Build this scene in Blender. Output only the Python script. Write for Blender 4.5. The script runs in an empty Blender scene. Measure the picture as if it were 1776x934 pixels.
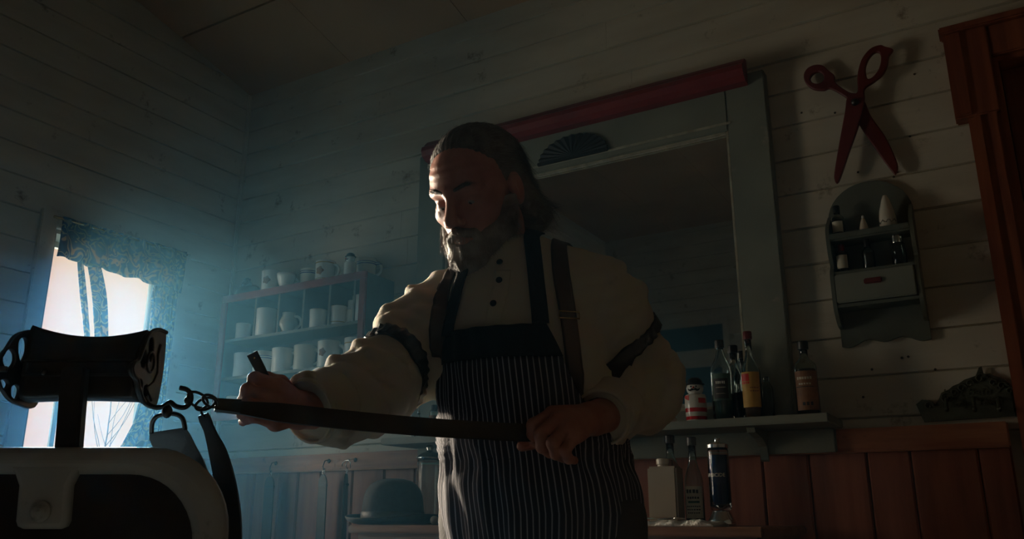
import bpy, math, random
import numpy as np
from mathutils import Vector, Matrix

random.seed(7); rng = np.random.default_rng(7)
SC = bpy.context.scene
COL = SC.collection

# ------------------------------------------------------------------ camera
FPX, CX, CY = 1472.0, 888.0, 467.0
PITCH, YAW, CAMZ = math.atan(429/1472.), math.radians(30.6), 1.0
FW = np.array([-math.sin(YAW)*math.cos(PITCH), math.cos(YAW)*math.cos(PITCH), math.sin(PITCH)])
RT = np.array([math.cos(YAW), math.sin(YAW), 0.0])
UPV = np.cross(RT, FW)
CAM = np.array([0, 0, CAMZ])
cam = bpy.data.cameras.new('camera'); camo = bpy.data.objects.new('camera', cam); COL.objects.link(camo)
cam.sensor_width = 36; cam.lens = FPX/1776*36; cam.clip_start = .02; cam.clip_end = 200
camo.matrix_world = Matrix(((RT[0], UPV[0], -FW[0], 0), (RT[1], UPV[1], -FW[1], 0), (RT[2], UPV[2], -FW[2], CAMZ), (0, 0, 0, 1)))
SC.camera = camo

# ------------------------------------------------------------------ colour management, world, lights
SC.view_settings.view_transform = 'Standard'; SC.view_settings.look = 'None'
SC.view_settings.gamma = 1; SC.view_settings.use_curve_mapping = False
SC.view_settings.exposure = 0.0
SC.cycles.use_denoising = True
SC.cycles.max_bounces = 8; SC.cycles.volume_bounces = 1; SC.cycles.transparent_max_bounces = 12
SC.cycles.sample_clamp_indirect = 2.0

W = bpy.data.worlds.new('world'); SC.world = W; W.use_nodes = True
bg = W.node_tree.nodes['Background']
bg.inputs[0].default_value = (1.0, .68, .47, 1); bg.inputs[1].default_value = .86

def light(name, kind, loc, target, color, energy, size=None, size_y=None, angle=None, spread=None):
    l = bpy.data.lights.new(name, kind); o = bpy.data.objects.new(name, l); COL.objects.link(o)
    o.location = loc
    d = Vector(target)-Vector(loc); o.rotation_euler = d.to_track_quat('-Z', 'Y').to_euler()
    l.color = color; l.energy = energy
    if kind == 'AREA':
        l.shape = 'RECTANGLE'; l.size = size; l.size_y = size_y or size
        if spread: l.spread = spread
    if angle: l.angle = angle
    return o
# hazy sun on the window side of the building, low and bluish
light('sun', 'SUN', (-.80, .53, .40), (0, 0, 0), (.52, .80, 1.0), 46.0, angle=math.radians(20))
# unseen lamp added outside the window, narrowed onto the barber for a rim light
light('rim_lamp', 'AREA', (-4.1, 2.10, 1.80), (-.8, 1.3, 1.4), (1.0, .84, .66), 33, .42, .6, spread=math.radians(40))
# daylight through the two windows of the same wall that are out of frame
light('daylight_side', 'AREA', (-3.7, .85, 1.3), (-.8, 1.5, 1.6), (1.0, .80, .60), 19, .7, 1.3)

# ------------------------------------------------------------------ helpers
def at(px, py, Y):
    """point where the view through a pixel meets the plane y = Y"""
    d = FW*FPX + RT*(px-CX) - UPV*(py-CY); return CAM + d*(Y/d[1])
def dp(px, py, D):
    d = FW*FPX + RT*(px-CX) - UPV*(py-CY); return CAM + d*(D/FPX)

def link(o, parent=None):
    COL.objects.link(o)
    if parent is not None:
        o.parent = parent
        o.matrix_parent_inverse = Matrix.Translation(parent.location).inverted() if False else parent.matrix_basis.inverted()
    return o
def tag(o, label=None, cat=None, group=None, kind=None):
    if label: o['label'] = label
    if cat: o['category'] = cat
    if group: o['group'] = group
    if kind: o['kind'] = kind
    return o
def empty(name, loc, label, cat, group=None, rz=0):
    o = bpy.data.objects.new(name, None); o.empty_display_size = .05
    o.location = loc; o.rotation_euler = (0, 0, rz); COL.objects.link(o)
    return tag(o, label, cat, group)
def mesh_obj(name, v, f, mat, parent=None, smooth=False, uv=None):
    me = bpy.data.meshes.new(name)
    v = np.asarray(v, float)
    me.from_pydata([tuple(p) for p in v.tolist()], [], [tuple(int(i) for i in q) for q in f])
    me.validate(); me.update()
    if smooth: me.shade_smooth()
    if uv is not None:
        l = me.uv_layers.new(name='UVMap'); idx = np.empty(len(me.loops), int); me.loops.foreach_get('vertex_index', idx)
        l.data.foreach_set('uv', np.asarray(uv, float)[idx].ravel())
    o = bpy.data.objects.new(name, me)
    if mat: me.materials.append(mat)
    return link(o, parent)
def copy_tree(o, parent=None):
    c = o.copy(); COL.objects.link(c)
    if parent: c.parent = parent
    for ch in list(o.children): copy_tree(ch, c)
    return c

class MB:
    def __init__(s): s.v = []; s.f = []
    def add(s, v, f):
        n = len(s.v); s.v += [tuple(map(float, p)) for p in v]; s.f += [tuple(i+n for i in q) for q in f]; return s
    def box(s, x0, x1, y0, y1, z0, z1, b=0.0):
        if b <= 0:
            v = [(x, y, z) for x in (x0, x1) for y in (y0, y1) for z in (z0, z1)]
            return s.add(v, [(0, 1, 3, 2), (4, 6, 7, 5), (0, 4, 5, 1), (2, 3, 7, 6), (0, 2, 6, 4), (1, 5, 7, 3)])
        b = min(b, (x1-x0)*.45, (y1-y0)*.45, (z1-z0)*.45)
        import bmesh
        bm = bmesh.new(); bmesh.ops.create_cube(bm, size=1)
        for q in bm.verts: q.co = Vector(((x0+x1)/2+q.co.x*(x1-x0), (y0+y1)/2+q.co.y*(y1-y0), (z0+z1)/2+q.co.z*(z1-z0)))
        bmesh.ops.bevel(bm, geom=bm.edges[:], offset=b, segments=2, affect='EDGES')
        bm.verts.index_update()
        s.add([q.co[:] for q in bm.verts], [[q.index for q in fc.verts] for fc in bm.faces]); bm.free(); return s
    def lathe(s, prof, c=(0, 0, 0), n=32, sx=1, sy=1, M=None, cap=True):
        v = []; f = []
        for r, z in prof:
            for k in range(n):
                a = 2*math.pi*k/n; p = Vector((r*math.cos(a)*sx, r*math.sin(a)*sy, z))
                if M is not None: p = M @ p
                v.append((p[0]+c[0], p[1]+c[1], p[2]+c[2]))
        for i in range(len(prof)-1):
            for k in range(n): k2 = (k+1) % n; f.append((i*n+k, i*n+k2, (i+1)*n+k2, (i+1)*n+k))
        if cap:
            if prof[0][0] > 1e-6: f.append(tuple(reversed(range(n))))
            if prof[-1][0] > 1e-6: f.append(tuple(range((len(prof)-1)*n, len(prof)*n)))
        return s.add(v, f)
    def tube(s, pts, r, n=10, closed=False, flat=1.0, up=None):
        P = [np.asarray(p, float) for p in pts]; m = len(P)
        R = r if hasattr(r, '__len__') else [r]*m
        v = []; f = []; prev = None
        for i in range(m):
            a = P[(i-1) % m] if (i > 0 or closed) else P[i]; b = P[(i+1) % m] if (i < m-1 or closed) else P[i]
            t = b-a; t /= np.linalg.norm(t)+1e-12
            if up is not None: x = np.cross(t, up)
            elif prev is None:
                x = np.cross(t, (0, 0, 1)) if abs(t[2]) < .9 else np.cross(t, (1, 0, 0))
            else: x = prev - t*(prev@t)
            x = x/(np.linalg.norm(x)+1e-12); prev = x; y = np.cross(t, x)
            for k in range(n):
                q = 2*math.pi*k/n; v.append(P[i]+x*math.cos(q)*R[i]+y*math.sin(q)*R[i]*flat)
        for i in range(m if closed else m-1):
            j = (i+1) % m
            for k in range(n): k2 = (k+1) % n; f.append((i*n+k, i*n+k2, j*n+k2, j*n+k))
        if not closed: f.append(tuple(reversed(range(n)))); f.append(tuple(range((m-1)*n, m*n)))
        return s.add(v, f)
    def sphere(s, c, r, n=16, M=None):
        r = r if hasattr(r, '__len__') else (r, r, r)
        v = []; f = []; m = n//2
        for i in range(m+1):
            a = math.pi*i/m
            for k in range(n):
                b = 2*math.pi*k/n; p = Vector((r[0]*math.sin(a)*math.cos(b), r[1]*math.sin(a)*math.sin(b), r[2]*math.cos(a)))
                if M is not None: p = M @ p
                v.append((p[0]+c[0], p[1]+c[1], p[2]+c[2]))
        for i in range(m):
            for k in range(n): k2 = (k+1) % n; f.append((i*n+k, (i+1)*n+k, (i+1)*n+k2, i*n+k2))
        return s.add(v, f)
    def slab(s, fr, bk):
        """closed solid between a front grid and a back grid (each rows x cols x 3)"""
        fr = np.asarray(fr); bk = np.asarray(bk); a, b = fr.shape[:2]
        v = np.concatenate([fr.reshape(-1, 3), bk.reshape(-1, 3)]); n = a*b; f = []
        for i in range(a-1):
            for j in range(b-1):
                q = (i*b+j, i*b+j+1, (i+1)*b+j+1, (i+1)*b+j); f.append(q); f.append(tuple(n+k for k in reversed(q)))
        ring = [j for j in range(b)]+[i*b+b-1 for i in range(1, a)]+[(a-1)*b+j for j in range(b-2, -1, -1)]+[i*b for i in range(a-2, 0, -1)]
        for k in range(len(ring)):
            p, q = ring[k], ring[(k+1) % len(ring)]; f.append((q, p, n+p, n+q))
        return s.add(v, f)
    def build(s, name, mat, parent=None, smooth=False, uv=None):
        return mesh_obj(name, s.v, s.f, mat, parent, smooth, uv)

def auto_smooth(o, ang=35):
    me = o.data; me.shade_smooth()
    try: me.set_sharp_from_angle(angle=math.radians(ang))
    except Exception: pass
    return o

def plate(loops, thick, M, bevel=0.0, res=6):
    """solid plate from 2-D outlines (the later ones holes); M maps (x, y, z=thickness) to the world. Returns verts, faces"""
    cu = bpy.data.curves.new('t', 'CURVE'); cu.dimensions = '2D'; cu.fill_mode = 'BOTH'; cu.extrude = thick/2-bevel; cu.bevel_depth = bevel; cu.bevel_resolution = 2
    cu.offset = -bevel
    for lp in loops:
        sp = cu.splines.new('POLY'); sp.points.add(len(lp)-1)
        for p, q in zip(sp.points, lp): p.co = (q[0], q[1], 0, 1)
        sp.use_cyclic_u = True
    return curve_mesh(cu, M)
def curve_mesh(cu, M):
    o = bpy.data.objects.new('t', cu); COL.objects.link(o)
    dg = bpy.context.evaluated_depsgraph_get(); me = bpy.data.meshes.new_from_object(o.evaluated_get(dg))
    v = [tuple(M @ q.co) for q in me.vertices]; f = [tuple(p.vertices) for p in me.polygons]
    bpy.data.objects.remove(o); bpy.data.curves.remove(cu); bpy.data.meshes.remove(me)
    return v, f
def text_geo(txt, size, M, thick=.0006, bend=None, shear=0, space=1.0, line=1.0):
    cu = bpy.data.curves.new('t', 'FONT'); cu.body = txt; cu.size = size; cu.extrude = thick/2; cu.align_x = 'CENTER'; cu.align_y = 'CENTER'
    cu.shear = shear; cu.space_character = space; cu.space_line = line; cu.resolution_u = 2
    v, f = curve_mesh(cu, Matrix.Identity(4))
    if bend:
        v = [(bend*math.sin(p[0]/bend)*(1+p[2]/bend), -bend*math.cos(p[0]/bend)*(1+p[2]/bend), p[1]) for p in v]   # wraps round the z axis, facing -y
    return [tuple(M @ Vector(p)) for p in v], f
def circle(cx, cy, rx, ry=None, n=28, a0=0, rot=0):
    ry = ry or rx; out = []
    for k in range(n):
        a = a0+2*math.pi*k/n; x, y = rx*math.cos(a), ry*math.sin(a)
        out.append((cx+x*math.cos(rot)-y*math.sin(rot), cy+x*math.sin(rot)+y*math.cos(rot)))
    return out
def smooth_loop(pts, n=6, closed=True):
    """Catmull-Rom through the points"""
    P = [np.asarray(p, float) for p in pts]; m = len(P); out = []
    for i in range(m if closed else m-1):
        g = lambda k: P[k % m] if closed else P[min(max(k, 0), m-1)]
        p0, p1, p2, p3 = g(i-1), g(i), g(i+1), g(i+2)
        for k in range(n):
            t = k/n; out.append(.5*((2*p1)+(-p0+p2)*t+(2*p0-5*p1+4*p2-p3)*t*t+(-p0+3*p1-3*p2+p3)*t**3))
    if not closed: out.append(P[-1])
    return out

# ------------------------------------------------------------------ materials
MATS = {}
def mat(name, color, rough=.6, metal=0, color2=None, scale=8, stretch=(1, 1, 1), bump=0, bscale=None, trans=0, ior=1.45, spec=None, dirt=None, dscale=3, emit=None, detail=6, lo=.35, hi=.65, sheen=0):
    m = bpy.data.materials.new(name); m.use_nodes = True; nt = m.node_tree; N = nt.nodes; L = nt.links
    b = N['Principled BSDF']
    b.inputs['Base Color'].default_value = (*color, 1); b.inputs['Roughness'].default_value = rough; b.inputs['Metallic'].default_value = metal
    b.inputs['Transmission Weight'].default_value = trans; b.inputs['IOR'].default_value = ior
    if spec is not None: b.inputs['Specular IOR Level'].default_value = spec
    if sheen: b.inputs['Sheen Weight'].default_value = sheen
    tc = N.new('ShaderNodeTexCoord'); mp = N.new('ShaderNodeMapping'); mp.inputs['Scale'].default_value = stretch; L.new(tc.outputs['Object'], mp.inputs[0])
    src = None
    if color2 is not None:
        n = N.new('ShaderNodeTexNoise'); n.inputs['Scale'].default_value = scale; n.inputs['Detail'].default_value = detail; L.new(mp.outputs[0], n.inputs['Vector'])
        r = N.new('ShaderNodeValToRGB'); r.color_ramp.elements[0].position = lo; r.color_ramp.elements[1].position = hi
        r.color_ramp.elements[0].color = (*color, 1); r.color_ramp.elements[1].color = (*color2, 1)
        L.new(n.outputs[0], r.inputs[0]); src = r.outputs[0]
    if dirt is not None:
        n = N.new('ShaderNodeTexNoise'); n.inputs['Scale'].default_value = dscale; n.inputs['Detail'].default_value = 9; n.inputs['Roughness'].default_value = .7
        L.new(tc.outputs['Object'], n.inputs['Vector'])
        r = N.new('ShaderNodeValToRGB'); r.color_ramp.elements[0].position = .60; r.color_ramp.elements[1].position = .72
        r.color_ramp.elements[0].color = (0, 0, 0, 1); r.color_ramp.elements[1].color = (1, 1, 1, 1); L.new(n.outputs[0], r.inputs[0])
        mx = N.new('ShaderNodeMix'); mx.data_type = 'RGBA'; L.new(r.outputs[0], mx.inputs['Factor'])
        if src: L.new(src, mx.inputs['A'])
        else: mx.inputs['A'].default_value = (*color, 1)
        mx.inputs['B'].default_value = (*dirt, 1); src = mx.outputs['Result']
    if src: L.new(src, b.inputs['Base Color'])
    if bump:
        n = N.new('ShaderNodeTexNoise'); n.inputs['Scale'].default_value = bscale or scale*2; n.inputs['Detail'].default_value = 5; L.new(mp.outputs[0], n.inputs['Vector'])
        bp = N.new('ShaderNodeBump'); bp.inputs['Strength'].default_value = bump; bp.inputs['Distance'].default_value = .004; L.new(n.outputs[0], bp.inputs['Height']); L.new(bp.outputs[0], b.inputs['Normal'])
    if emit: b.inputs['Emission Color'].default_value = (*emit[0], 1); b.inputs['Emission Strength'].default_value = emit[1]
    MATS[name] = m; return m

M_wall = mat('painted_boards', (.60, .55, .44), .55, color2=(.50, .45, .35), scale=2.5, stretch=(1, 1, 4), bump=.25, bscale=14, dirt=(.20, .15, .10), dscale=9)
M_ceil = mat('ceiling_boards', (.50, .33, .20), .7, color2=(.40, .26, .16), scale=1.6, bump=.1, bscale=8)
M_floor = mat('floor_boards', (.16, .10, .06), .5, color2=(.10, .06, .035), scale=6, stretch=(1, 12, 1), bump=.2)
M_wains = mat('red_brown_wood', (.34, .12, .07), .45, color2=(.18, .06, .038), scale=5, stretch=(6, 6, .5), bump=.3, bscale=12, lo=.3, hi=.75)
M_rail = mat('rail_wood', (.44, .18, .09), .45, color2=(.28, .10, .055), scale=6, stretch=(.6, 6, 6), bump=.25, dirt=(.10, .05, .03), dscale=14)
M_door = mat('door_wood', (.20, .055, .03), .4, color2=(.11, .03, .02), scale=5, stretch=(6, 6, .5), bump=.3)
M_case = mat('casing_wood', (.27, .085, .04), .4, color2=(.17, .05, .028), scale=5, stretch=(6, 6, .4), bump=.3)
M_grey = mat('grey_paint', (.24, .25, .20), .5, color2=(.19, .20, .165), scale=5, bump=.15, bscale=20, dirt=(.30, .28, .22), dscale=12)
M_greyd = mat('dark_grey_paint', (.12, .13, .105), .5, color2=(.09, .10, .08), scale=6, bump=.15, bscale=20)
M_red = mat('red_paint', (.22, .028, .028), .4, color2=(.16, .02, .022), scale=6, bump=.15, bscale=18)
M_redd = mat('dark_red_wood', (.13, .018, .016), .5, color2=(.09, .013, .012), scale=8, bump=.2)
M_cabin = mat('blue_grey_paint', (.10, .13, .14), .55, color2=(.075, .10, .11), scale=6, bump=.12)
M_cer = mat('white_ceramic', (.78, .75, .68), .18, color2=(.70, .67, .60), scale=5)
M_cer2 = mat('cream_ceramic', (.66, .60, .48), .2, color2=(.58, .52, .42), scale=6)
M_blackfelt = mat('black_felt', (.022, .024, .027), .85, color2=(.03, .032, .036), scale=60, bump=.15, bscale=90, sheen=.1)
M_ribbon = mat('hat_ribbon', (.05, .045, .045), .5, bump=.2, bscale=80)
M_leather = mat('black_leather', (.022, .017, .014), .38, color2=(.035, .027, .021), scale=20, bump=.25, bscale=60)
M_brownleather = mat('brown_leather', (.045, .026, .018), .5, color2=(.06, .035, .022), scale=14, bump=.25, bscale=50)
M_iron = mat('cast_iron', (.06, .06, .058), .42, .85, color2=(.10, .09, .08), scale=12, bump=.2, bscale=30)
M_chrome = mat('chrome', (.75, .75, .73), .15, 1)
M_brass = mat('brass', (.62, .48, .25), .25, 1)
M_enamel = mat('cream_enamel', (.58, .59, .56), .25, color2=(.50, .51, .48), scale=6, bump=.06, dirt=(.16, .13, .10), dscale=10)
M_skin = mat('skin', (.52, .25, .18), .5, color2=(.42, .17, .125), scale=28, bump=.14, bscale=220, lo=.3, hi=.7)
M_skin.node_tree.nodes['Principled BSDF'].inputs['Subsurface Weight'].default_value = .12
M_skin.node_tree.nodes['Principled BSDF'].inputs['Subsurface Radius'].default_value = (.012, .004, .002)
M_hair = mat('grey_brown_hair', (.10, .085, .07), .5, color2=(.24, .21, .18), scale=30, lo=.4, hi=.8)
M_hairbase = mat('hair_mass', (.085, .072, .06), .75, color2=(.15, .13, .11), scale=40, bump=.5, bscale=70)
M_beard = mat('grey_beard_hair', (.40, .34, .28), .5, color2=(.15, .11, .085), scale=20, lo=.36, hi=.6)
M_shirt = mat('cream_cotton', (.66, .60, .48), .85, color2=(.60, .54, .42), scale=5, bump=.12, bscale=700, sheen=.1)
M_shirt.node_tree.nodes['Principled BSDF'].inputs['Subsurface Weight'].default_value = .35
M_shirt.node_tree.nodes['Principled BSDF'].inputs['Subsurface Radius'].default_value = (.028, .018, .008)
M_trous = mat('dark_wool', (.035, .03, .028), .85, bump=.3, bscale=200)
M_navy = mat('navy_cloth', (.006, .007, .011), .8, bump=.3, bscale=300)
M_black = mat('black_satin', (.012, .012, .014), .45, bump=.4, bscale=80)
M_eye = mat('eye_white', (.34, .29, .25), .15)
M_iris = mat('iris', (.05, .035, .025), .15)
M_glass = mat('clear_glass', (.86, .93, .90), .04, trans=1, ior=1.45)
M_greenliq = mat('dark_green_tonic', (.02, .07, .05), .2)
M_amber = mat('amber_tonic', (.16, .06, .015), .15)
M_brownliq = mat('brown_tonic', (.06, .03, .015), .15)
M_blueliq = mat('blue_disinfectant', (.01, .03, .12), .12)
M_cap = mat('black_cap', (.012, .012, .012), .4)
M_capred = mat('red_cap', (.14, .012, .012), .4)
M_lab_g = mat('green_label', (.03, .075, .055), .6, color2=(.05, .10, .075), scale=30)
M_lab_y = mat('yellow_label', (.62, .36, .08), .6, color2=(.52, .28, .06), scale=20)
M_lab_b = mat('brown_label', (.26, .12, .05), .6, color2=(.18, .08, .04), scale=30)
M_lab_w = mat('cream_label', (.60, .55, .42), .6, color2=(.48, .43, .33), scale=30)
M_ink = mat('black_ink', (.012, .012, .012), .6)
M_inkred = mat('red_ink', (.60, .03, .02), .5)
M_inkw = mat('white_ink', (.72, .70, .62), .6)
M_plast = mat('beige_plastic', (.40, .33, .24), .45, color2=(.36, .29, .21), scale=8)
M_towel = mat('white_towel', (.68, .65, .58), .95, bump=.9, bscale=180)
M_patina = mat('verdigris_iron', (.07, .075, .055), .6, .5, color2=(.10, .11, .08), scale=30, bump=.4, bscale=60)
M_wood = mat('counter_wood', (.34, .17, .09), .4, color2=(.20, .09, .05), scale=5, stretch=(.5, 6, 6), bump=.25)
M_counter = mat('counter_front_paint', (.30, .19, .14), .5, color2=(.22, .13, .10), scale=4, stretch=(.6, 5, 5), bump=.2)
M_mirror = mat('mirror_silver', (.92, .91, .86), .02, 1)
M_cap_s = mat('bead_strip', (.45, .42, .32), .35, color2=(.30, .27, .20), scale=30)
M_bark = mat('bark', (.09, .07, .055), .9, bump=.6, bscale=30)
M_grass = mat('dry_ground', (.22, .20, .14), .95, color2=(.15, .13, .09), scale=2)
M_bluep = mat('blue_blind', (.06, .11, .14), .6)

def cloth_pattern():
    m = bpy.data.materials.new('swirl_print_cloth'); m.use_nodes = True; nt = m.node_tree; N = nt.nodes; L = nt.links
    b = N['Principled BSDF']; out = N['Material Output']; b.inputs['Roughness'].default_value = .9
    tc = N.new('ShaderNodeTexCoord')
    n = N.new('ShaderNodeTexNoise'); n.inputs['Scale'].default_value = 9; n.inputs['Detail'].default_value = 1.5; L.new(tc.outputs['Object'], n.inputs['Vector'])
    ad = N.new('ShaderNodeVectorMath'); ad.operation = 'MULTIPLY_ADD'; ad.inputs[1].default_value = (.11, .11, .11)
    L.new(n.outputs['Color'], ad.inputs[0]); L.new(tc.outputs['Object'], ad.inputs[2])
    w = N.new('ShaderNodeTexWave'); w.wave_type = 'RINGS'; w.rings_direction = 'SPHERICAL'; w.inputs['Scale'].default_value = 13; w.inputs['Distortion'].default_value = 14; w.inputs['Detail'].default_value = 1.2; w.inputs['Detail Scale'].default_value = 2.2
    L.new(ad.outputs[0], w.inputs['Vector'])
    r = N.new('ShaderNodeValToRGB'); r.color_ramp.elements[0].position = .60; r.color_ramp.elements[1].position = .78
    r.color_ramp.elements[0].color = (.022, .036, .060, 1); r.color_ramp.elements[1].color = (.24, .16, .09, 1); L.new(w.outputs['Fac'], r.inputs[0])
    L.new(r.outputs[0], b.inputs['Base Color'])
    tr = N.new('ShaderNodeBsdfTranslucent'); L.new(r.outputs[0], tr.inputs[0])
    mx = N.new('ShaderNodeMixShader'); mx.inputs[0].default_value = .38; L.new(b.outputs[0], mx.inputs[1]); L.new(tr.outputs[0], mx.inputs[2]); L.new(mx.outputs[0], out.inputs[0])
    return m
M_print = cloth_pattern()
def sheer():
    m = bpy.data.materials.new('sheer_cloth'); m.use_nodes = True; nt = m.node_tree; N = nt.nodes; L = nt.links
    N.remove(N['Principled BSDF']); t = N.new('ShaderNodeBsdfTransparent'); t.inputs[0].default_value = (.97, .95, .92, 1); d = N.new('ShaderNodeBsdfTranslucent'); d.inputs[0].default_value = (.7, .7, .7, 1)
    mx = N.new('ShaderNodeMixShader'); mx.inputs[0].default_value = .12; L.new(t.outputs[0], mx.inputs[1]); L.new(d.outputs[0], mx.inputs[2]); L.new(mx.outputs[0], N['Material Output'].inputs[0]); return m
def pane_mat():
    m = bpy.data.materials.new('window_glass'); m.use_nodes = True; nt = m.node_tree; N = nt.nodes; L = nt.links
    N.remove(N['Principled BSDF']); t = N.new('ShaderNodeBsdfTransparent'); t.inputs[0].default_value = (.95, .97, .97, 1); g = N.new('ShaderNodeBsdfGlossy'); g.inputs['Roughness'].default_value = .03
    fr = N.new('ShaderNodeFresnel'); fr.inputs[0].default_value = 1.3
    mx = N.new('ShaderNodeMixShader'); L.new(fr.outputs[0], mx.inputs[0]); L.new(t.outputs[0], mx.inputs[1]); L.new(g.outputs[0], mx.inputs[2]); L.new(mx.outputs[0], N['Material Output'].inputs[0]); return m
M_pane = pane_mat()
def stripe_mat():
    """navy cloth with thin pale woven stripes, laid out along the cloth's own UV"""
    m = bpy.data.materials.new('pinstripe_cloth'); m.use_nodes = True; nt = m.node_tree; N = nt.nodes; L = nt.links
    b = N['Principled BSDF']; b.inputs['Roughness'].default_value = .85
    uv = N.new('ShaderNodeUVMap'); sep = N.new('ShaderNodeSeparateXYZ'); L.new(uv.outputs[0], sep.inputs[0])
    mul = N.new('ShaderNodeMath'); mul.operation = 'MULTIPLY'; mul.inputs[1].default_value = 1/.0098; L.new(sep.outputs[0], mul.inputs[0])
    fr = N.new('ShaderNodeMath'); fr.operation = 'FRACT'; L.new(mul.outputs[0], fr.inputs[0])
    r = N.new('ShaderNodeValToRGB'); e = r.color_ramp.elements; e[0].position = .0; e[0].color = (.016, .017, .030, 1); e[1].position = .70; e[1].color = (.016, .017, .030, 1)
    q = e.new(.78); q.color = (.36, .33, .36, 1); q = e.new(.90); q.color = (.36, .33, .36, 1); q = e.new(.98); q.color = (.016, .017, .030, 1)
    L.new(fr.outputs[0], r.inputs[0]); L.new(r.outputs[0], b.inputs['Base Color'])
    return m
M_stripe = stripe_mat()
def mug_band(name, c1, c2, zs):
    """ceramic glaze with painted rings at given heights"""
    m = bpy.data.materials.new(name); m.use_nodes = True; nt = m.node_tree; N = nt.nodes; L = nt.links
    b = N['Principled BSDF']; b.inputs['Roughness'].default_value = .15
    tc = N.new('ShaderNodeTexCoord'); sep = N.new('ShaderNodeSeparateXYZ'); L.new(tc.outputs['Object'], sep.inputs[0])
    mr = N.new('ShaderNodeMapRange'); mr.inputs[1].default_value = 0; mr.inputs[2].default_value = .12; L.new(sep.outputs[2], mr.inputs[0])
    r = N.new('ShaderNodeValToRGB'); r.color_ramp.interpolation = 'CONSTANT'; e = r.color_ramp.elements; e[0].position = 0; e[0].color = (*c1, 1); e[1].position = .999; e[1].color = (*c1, 1)
    for a, z in zs:
        q = e.new(a/.12); q.color = (*c2, 1); q = e.new(z/.12); q.color = (*c1, 1)
    L.new(mr.outputs[0], r.inputs[0]); L.new(r.outputs[0], b.inputs['Base Color']); return m
# ------------------------------------------------------------------ the room
XL, XR, YB, YF, ZC = -2.891, 1.75, 2.473, -1.6, 2.898
RIDGE_Y, RIDGE_Z = .75, 2.898+.236*(2.473-.75)
def structure(o): o['kind'] = 'structure'; return o

def boards(mb, p0, p1, nrm, z0, z1, hole=None, pitch=.1115, zref=2.15, depth=.02, seed=1):
    """horizontal lapped boards along p0-p1, facing nrm; hole = list of (s0, s1, z0, z1)"""
    R = random.Random(seed)
    p0 = np.array(p0, float); p1 = np.array(p1, float); Ln = np.linalg.norm(p1-p0); t = (p1-p0)/Ln; nrm = np.array(nrm, float)
    k0 = math.floor((z0-zref)/pitch); k = k0
    while zref+k*pitch < z1-1e-4:
        a = max(zref+k*pitch, z0); b = min(zref+(k+1)*pitch, z1); k += 1
        if b-a < .004: continue
        tilt = R.uniform(.0, .004); g = R.uniform(.0015, .0035)
        segs = [(0, Ln)]
        for h in (hole or []):
            if b > h[2]+.002 and a < h[3]-.002:
                ns = []
                for s in segs:
                    if h[0] > s[0]: ns.append((s[0], min(s[1], h[0])))
                    if h[1] < s[1]: ns.append((max(s[0], h[1]), s[1]))
                segs = ns
        for s in segs:
            # now and then a butt joint
            cuts = [s[0]]
            if s[1]-s[0] > 2.2: cuts.append(s[0]+R.uniform(.3, .7)*(s[1]-s[0]))
            cuts.append(s[1])
            for q in range(len(cuts)-1):
                c0, c1 = cuts[q], cuts[q+1]
                prof = [(-depth, a), (-.009, a), (tilt-.001, a+g), (-.001, b-g*1.6), (-.009, b), (-depth, b)]
                v = []; f = []
                for u in (c0+.0005, c1-.0005):
                    for d, z in prof: P = p0+t*u+nrm*d; v.append((P[0], P[1], z))
                n = len(prof)
                for i in range(n): j = (i+1) % n; f.append((i, j, n+j, n+i))
                f.append(tuple(reversed(range(n)))); f.append(tuple(range(n, 2*n))); mb.add(v, f)
def vboards(mb, p0, p1, nrm, z0, z1, w=.132, depth=.018, seed=3):
    R = random.Random(seed); p0 = np.array(p0, float); p1 = np.array(p1, float); Ln = np.linalg.norm(p1-p0); t = (p1-p0)/Ln; nrm = np.array(nrm, float); s = 0
    while s < Ln-.01:
        e = min(s+w*R.uniform(.75, 1.2), Ln); o = R.uniform(-.0015, .0015)
        prof = [(-depth, s+.001), (o-.006, s+.001), (o, s+.006), (o, e-.006), (o-.006, e-.001), (-depth, e-.001)]
        v = []; f = []
        for z in (z0, z1):
            for d, u in prof: P = p0+t*u+nrm*d; v.append((P[0], P[1], z))
        n = len(prof)
        for i in range(n): j = (i+1) % n; f.append((i, j, n+j, n+i))
        f.append(tuple(reversed(range(n)))); f.append(tuple(range(n, 2*n))); mb.add(v, f); s = e

RZ0, RZ1 = 1.165, 1.228          # wainscot rail
# back wall: lapped boards above, vertical boards below, door opening at the right
DX0, DX1, DTOP = .075, .93, 2.21
mb = MB(); boards(mb, (XL, YB, 0), (XR, YB, 0), (0, -1, 0), RZ1-.02, 3.0, hole=[(DX0-XL, DX1-XL, 0, DTOP)], seed=11)
mb.box(XL-.15, DX0-.001, YB+.021, YB+.14, 0, 3.4); mb.box(DX1+.001, XR+.15, YB+.021, YB+.14, 0, 3.4); mb.box(DX0-.001, DX1+.001, YB+.021, YB+.14, DTOP+.001, 3.4); mb.box(DX0-.2, DX1+.2, YB+.141, YB+.18, 0, DTOP+.2)  # last box: unseen backing added behind the door to block light leaks
structure(mb.build('wall_back', M_wall))
mb = MB(); vboards(mb, (XL, YB+.002, 0), (DX0-.10, YB+.002, 0), (0, -1, 0), 0.0, RZ0+.02)
vboards(mb, (DX1+.10, YB+.002, 0), (XR, YB+.002, 0), (0, -1, 0), 0.0, RZ0+.02, seed=5)
structure(mb.build('trim_1', M_wains))
mb = MB(); mb.box(XL, DX0-.10, YB-.024, YB+.01, RZ0, RZ1, .004); mb.box(DX1+.10, XR, YB-.024, YB+.01, RZ0, RZ1, .004)
structure(mb.build('trim_2', M_rail))
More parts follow.
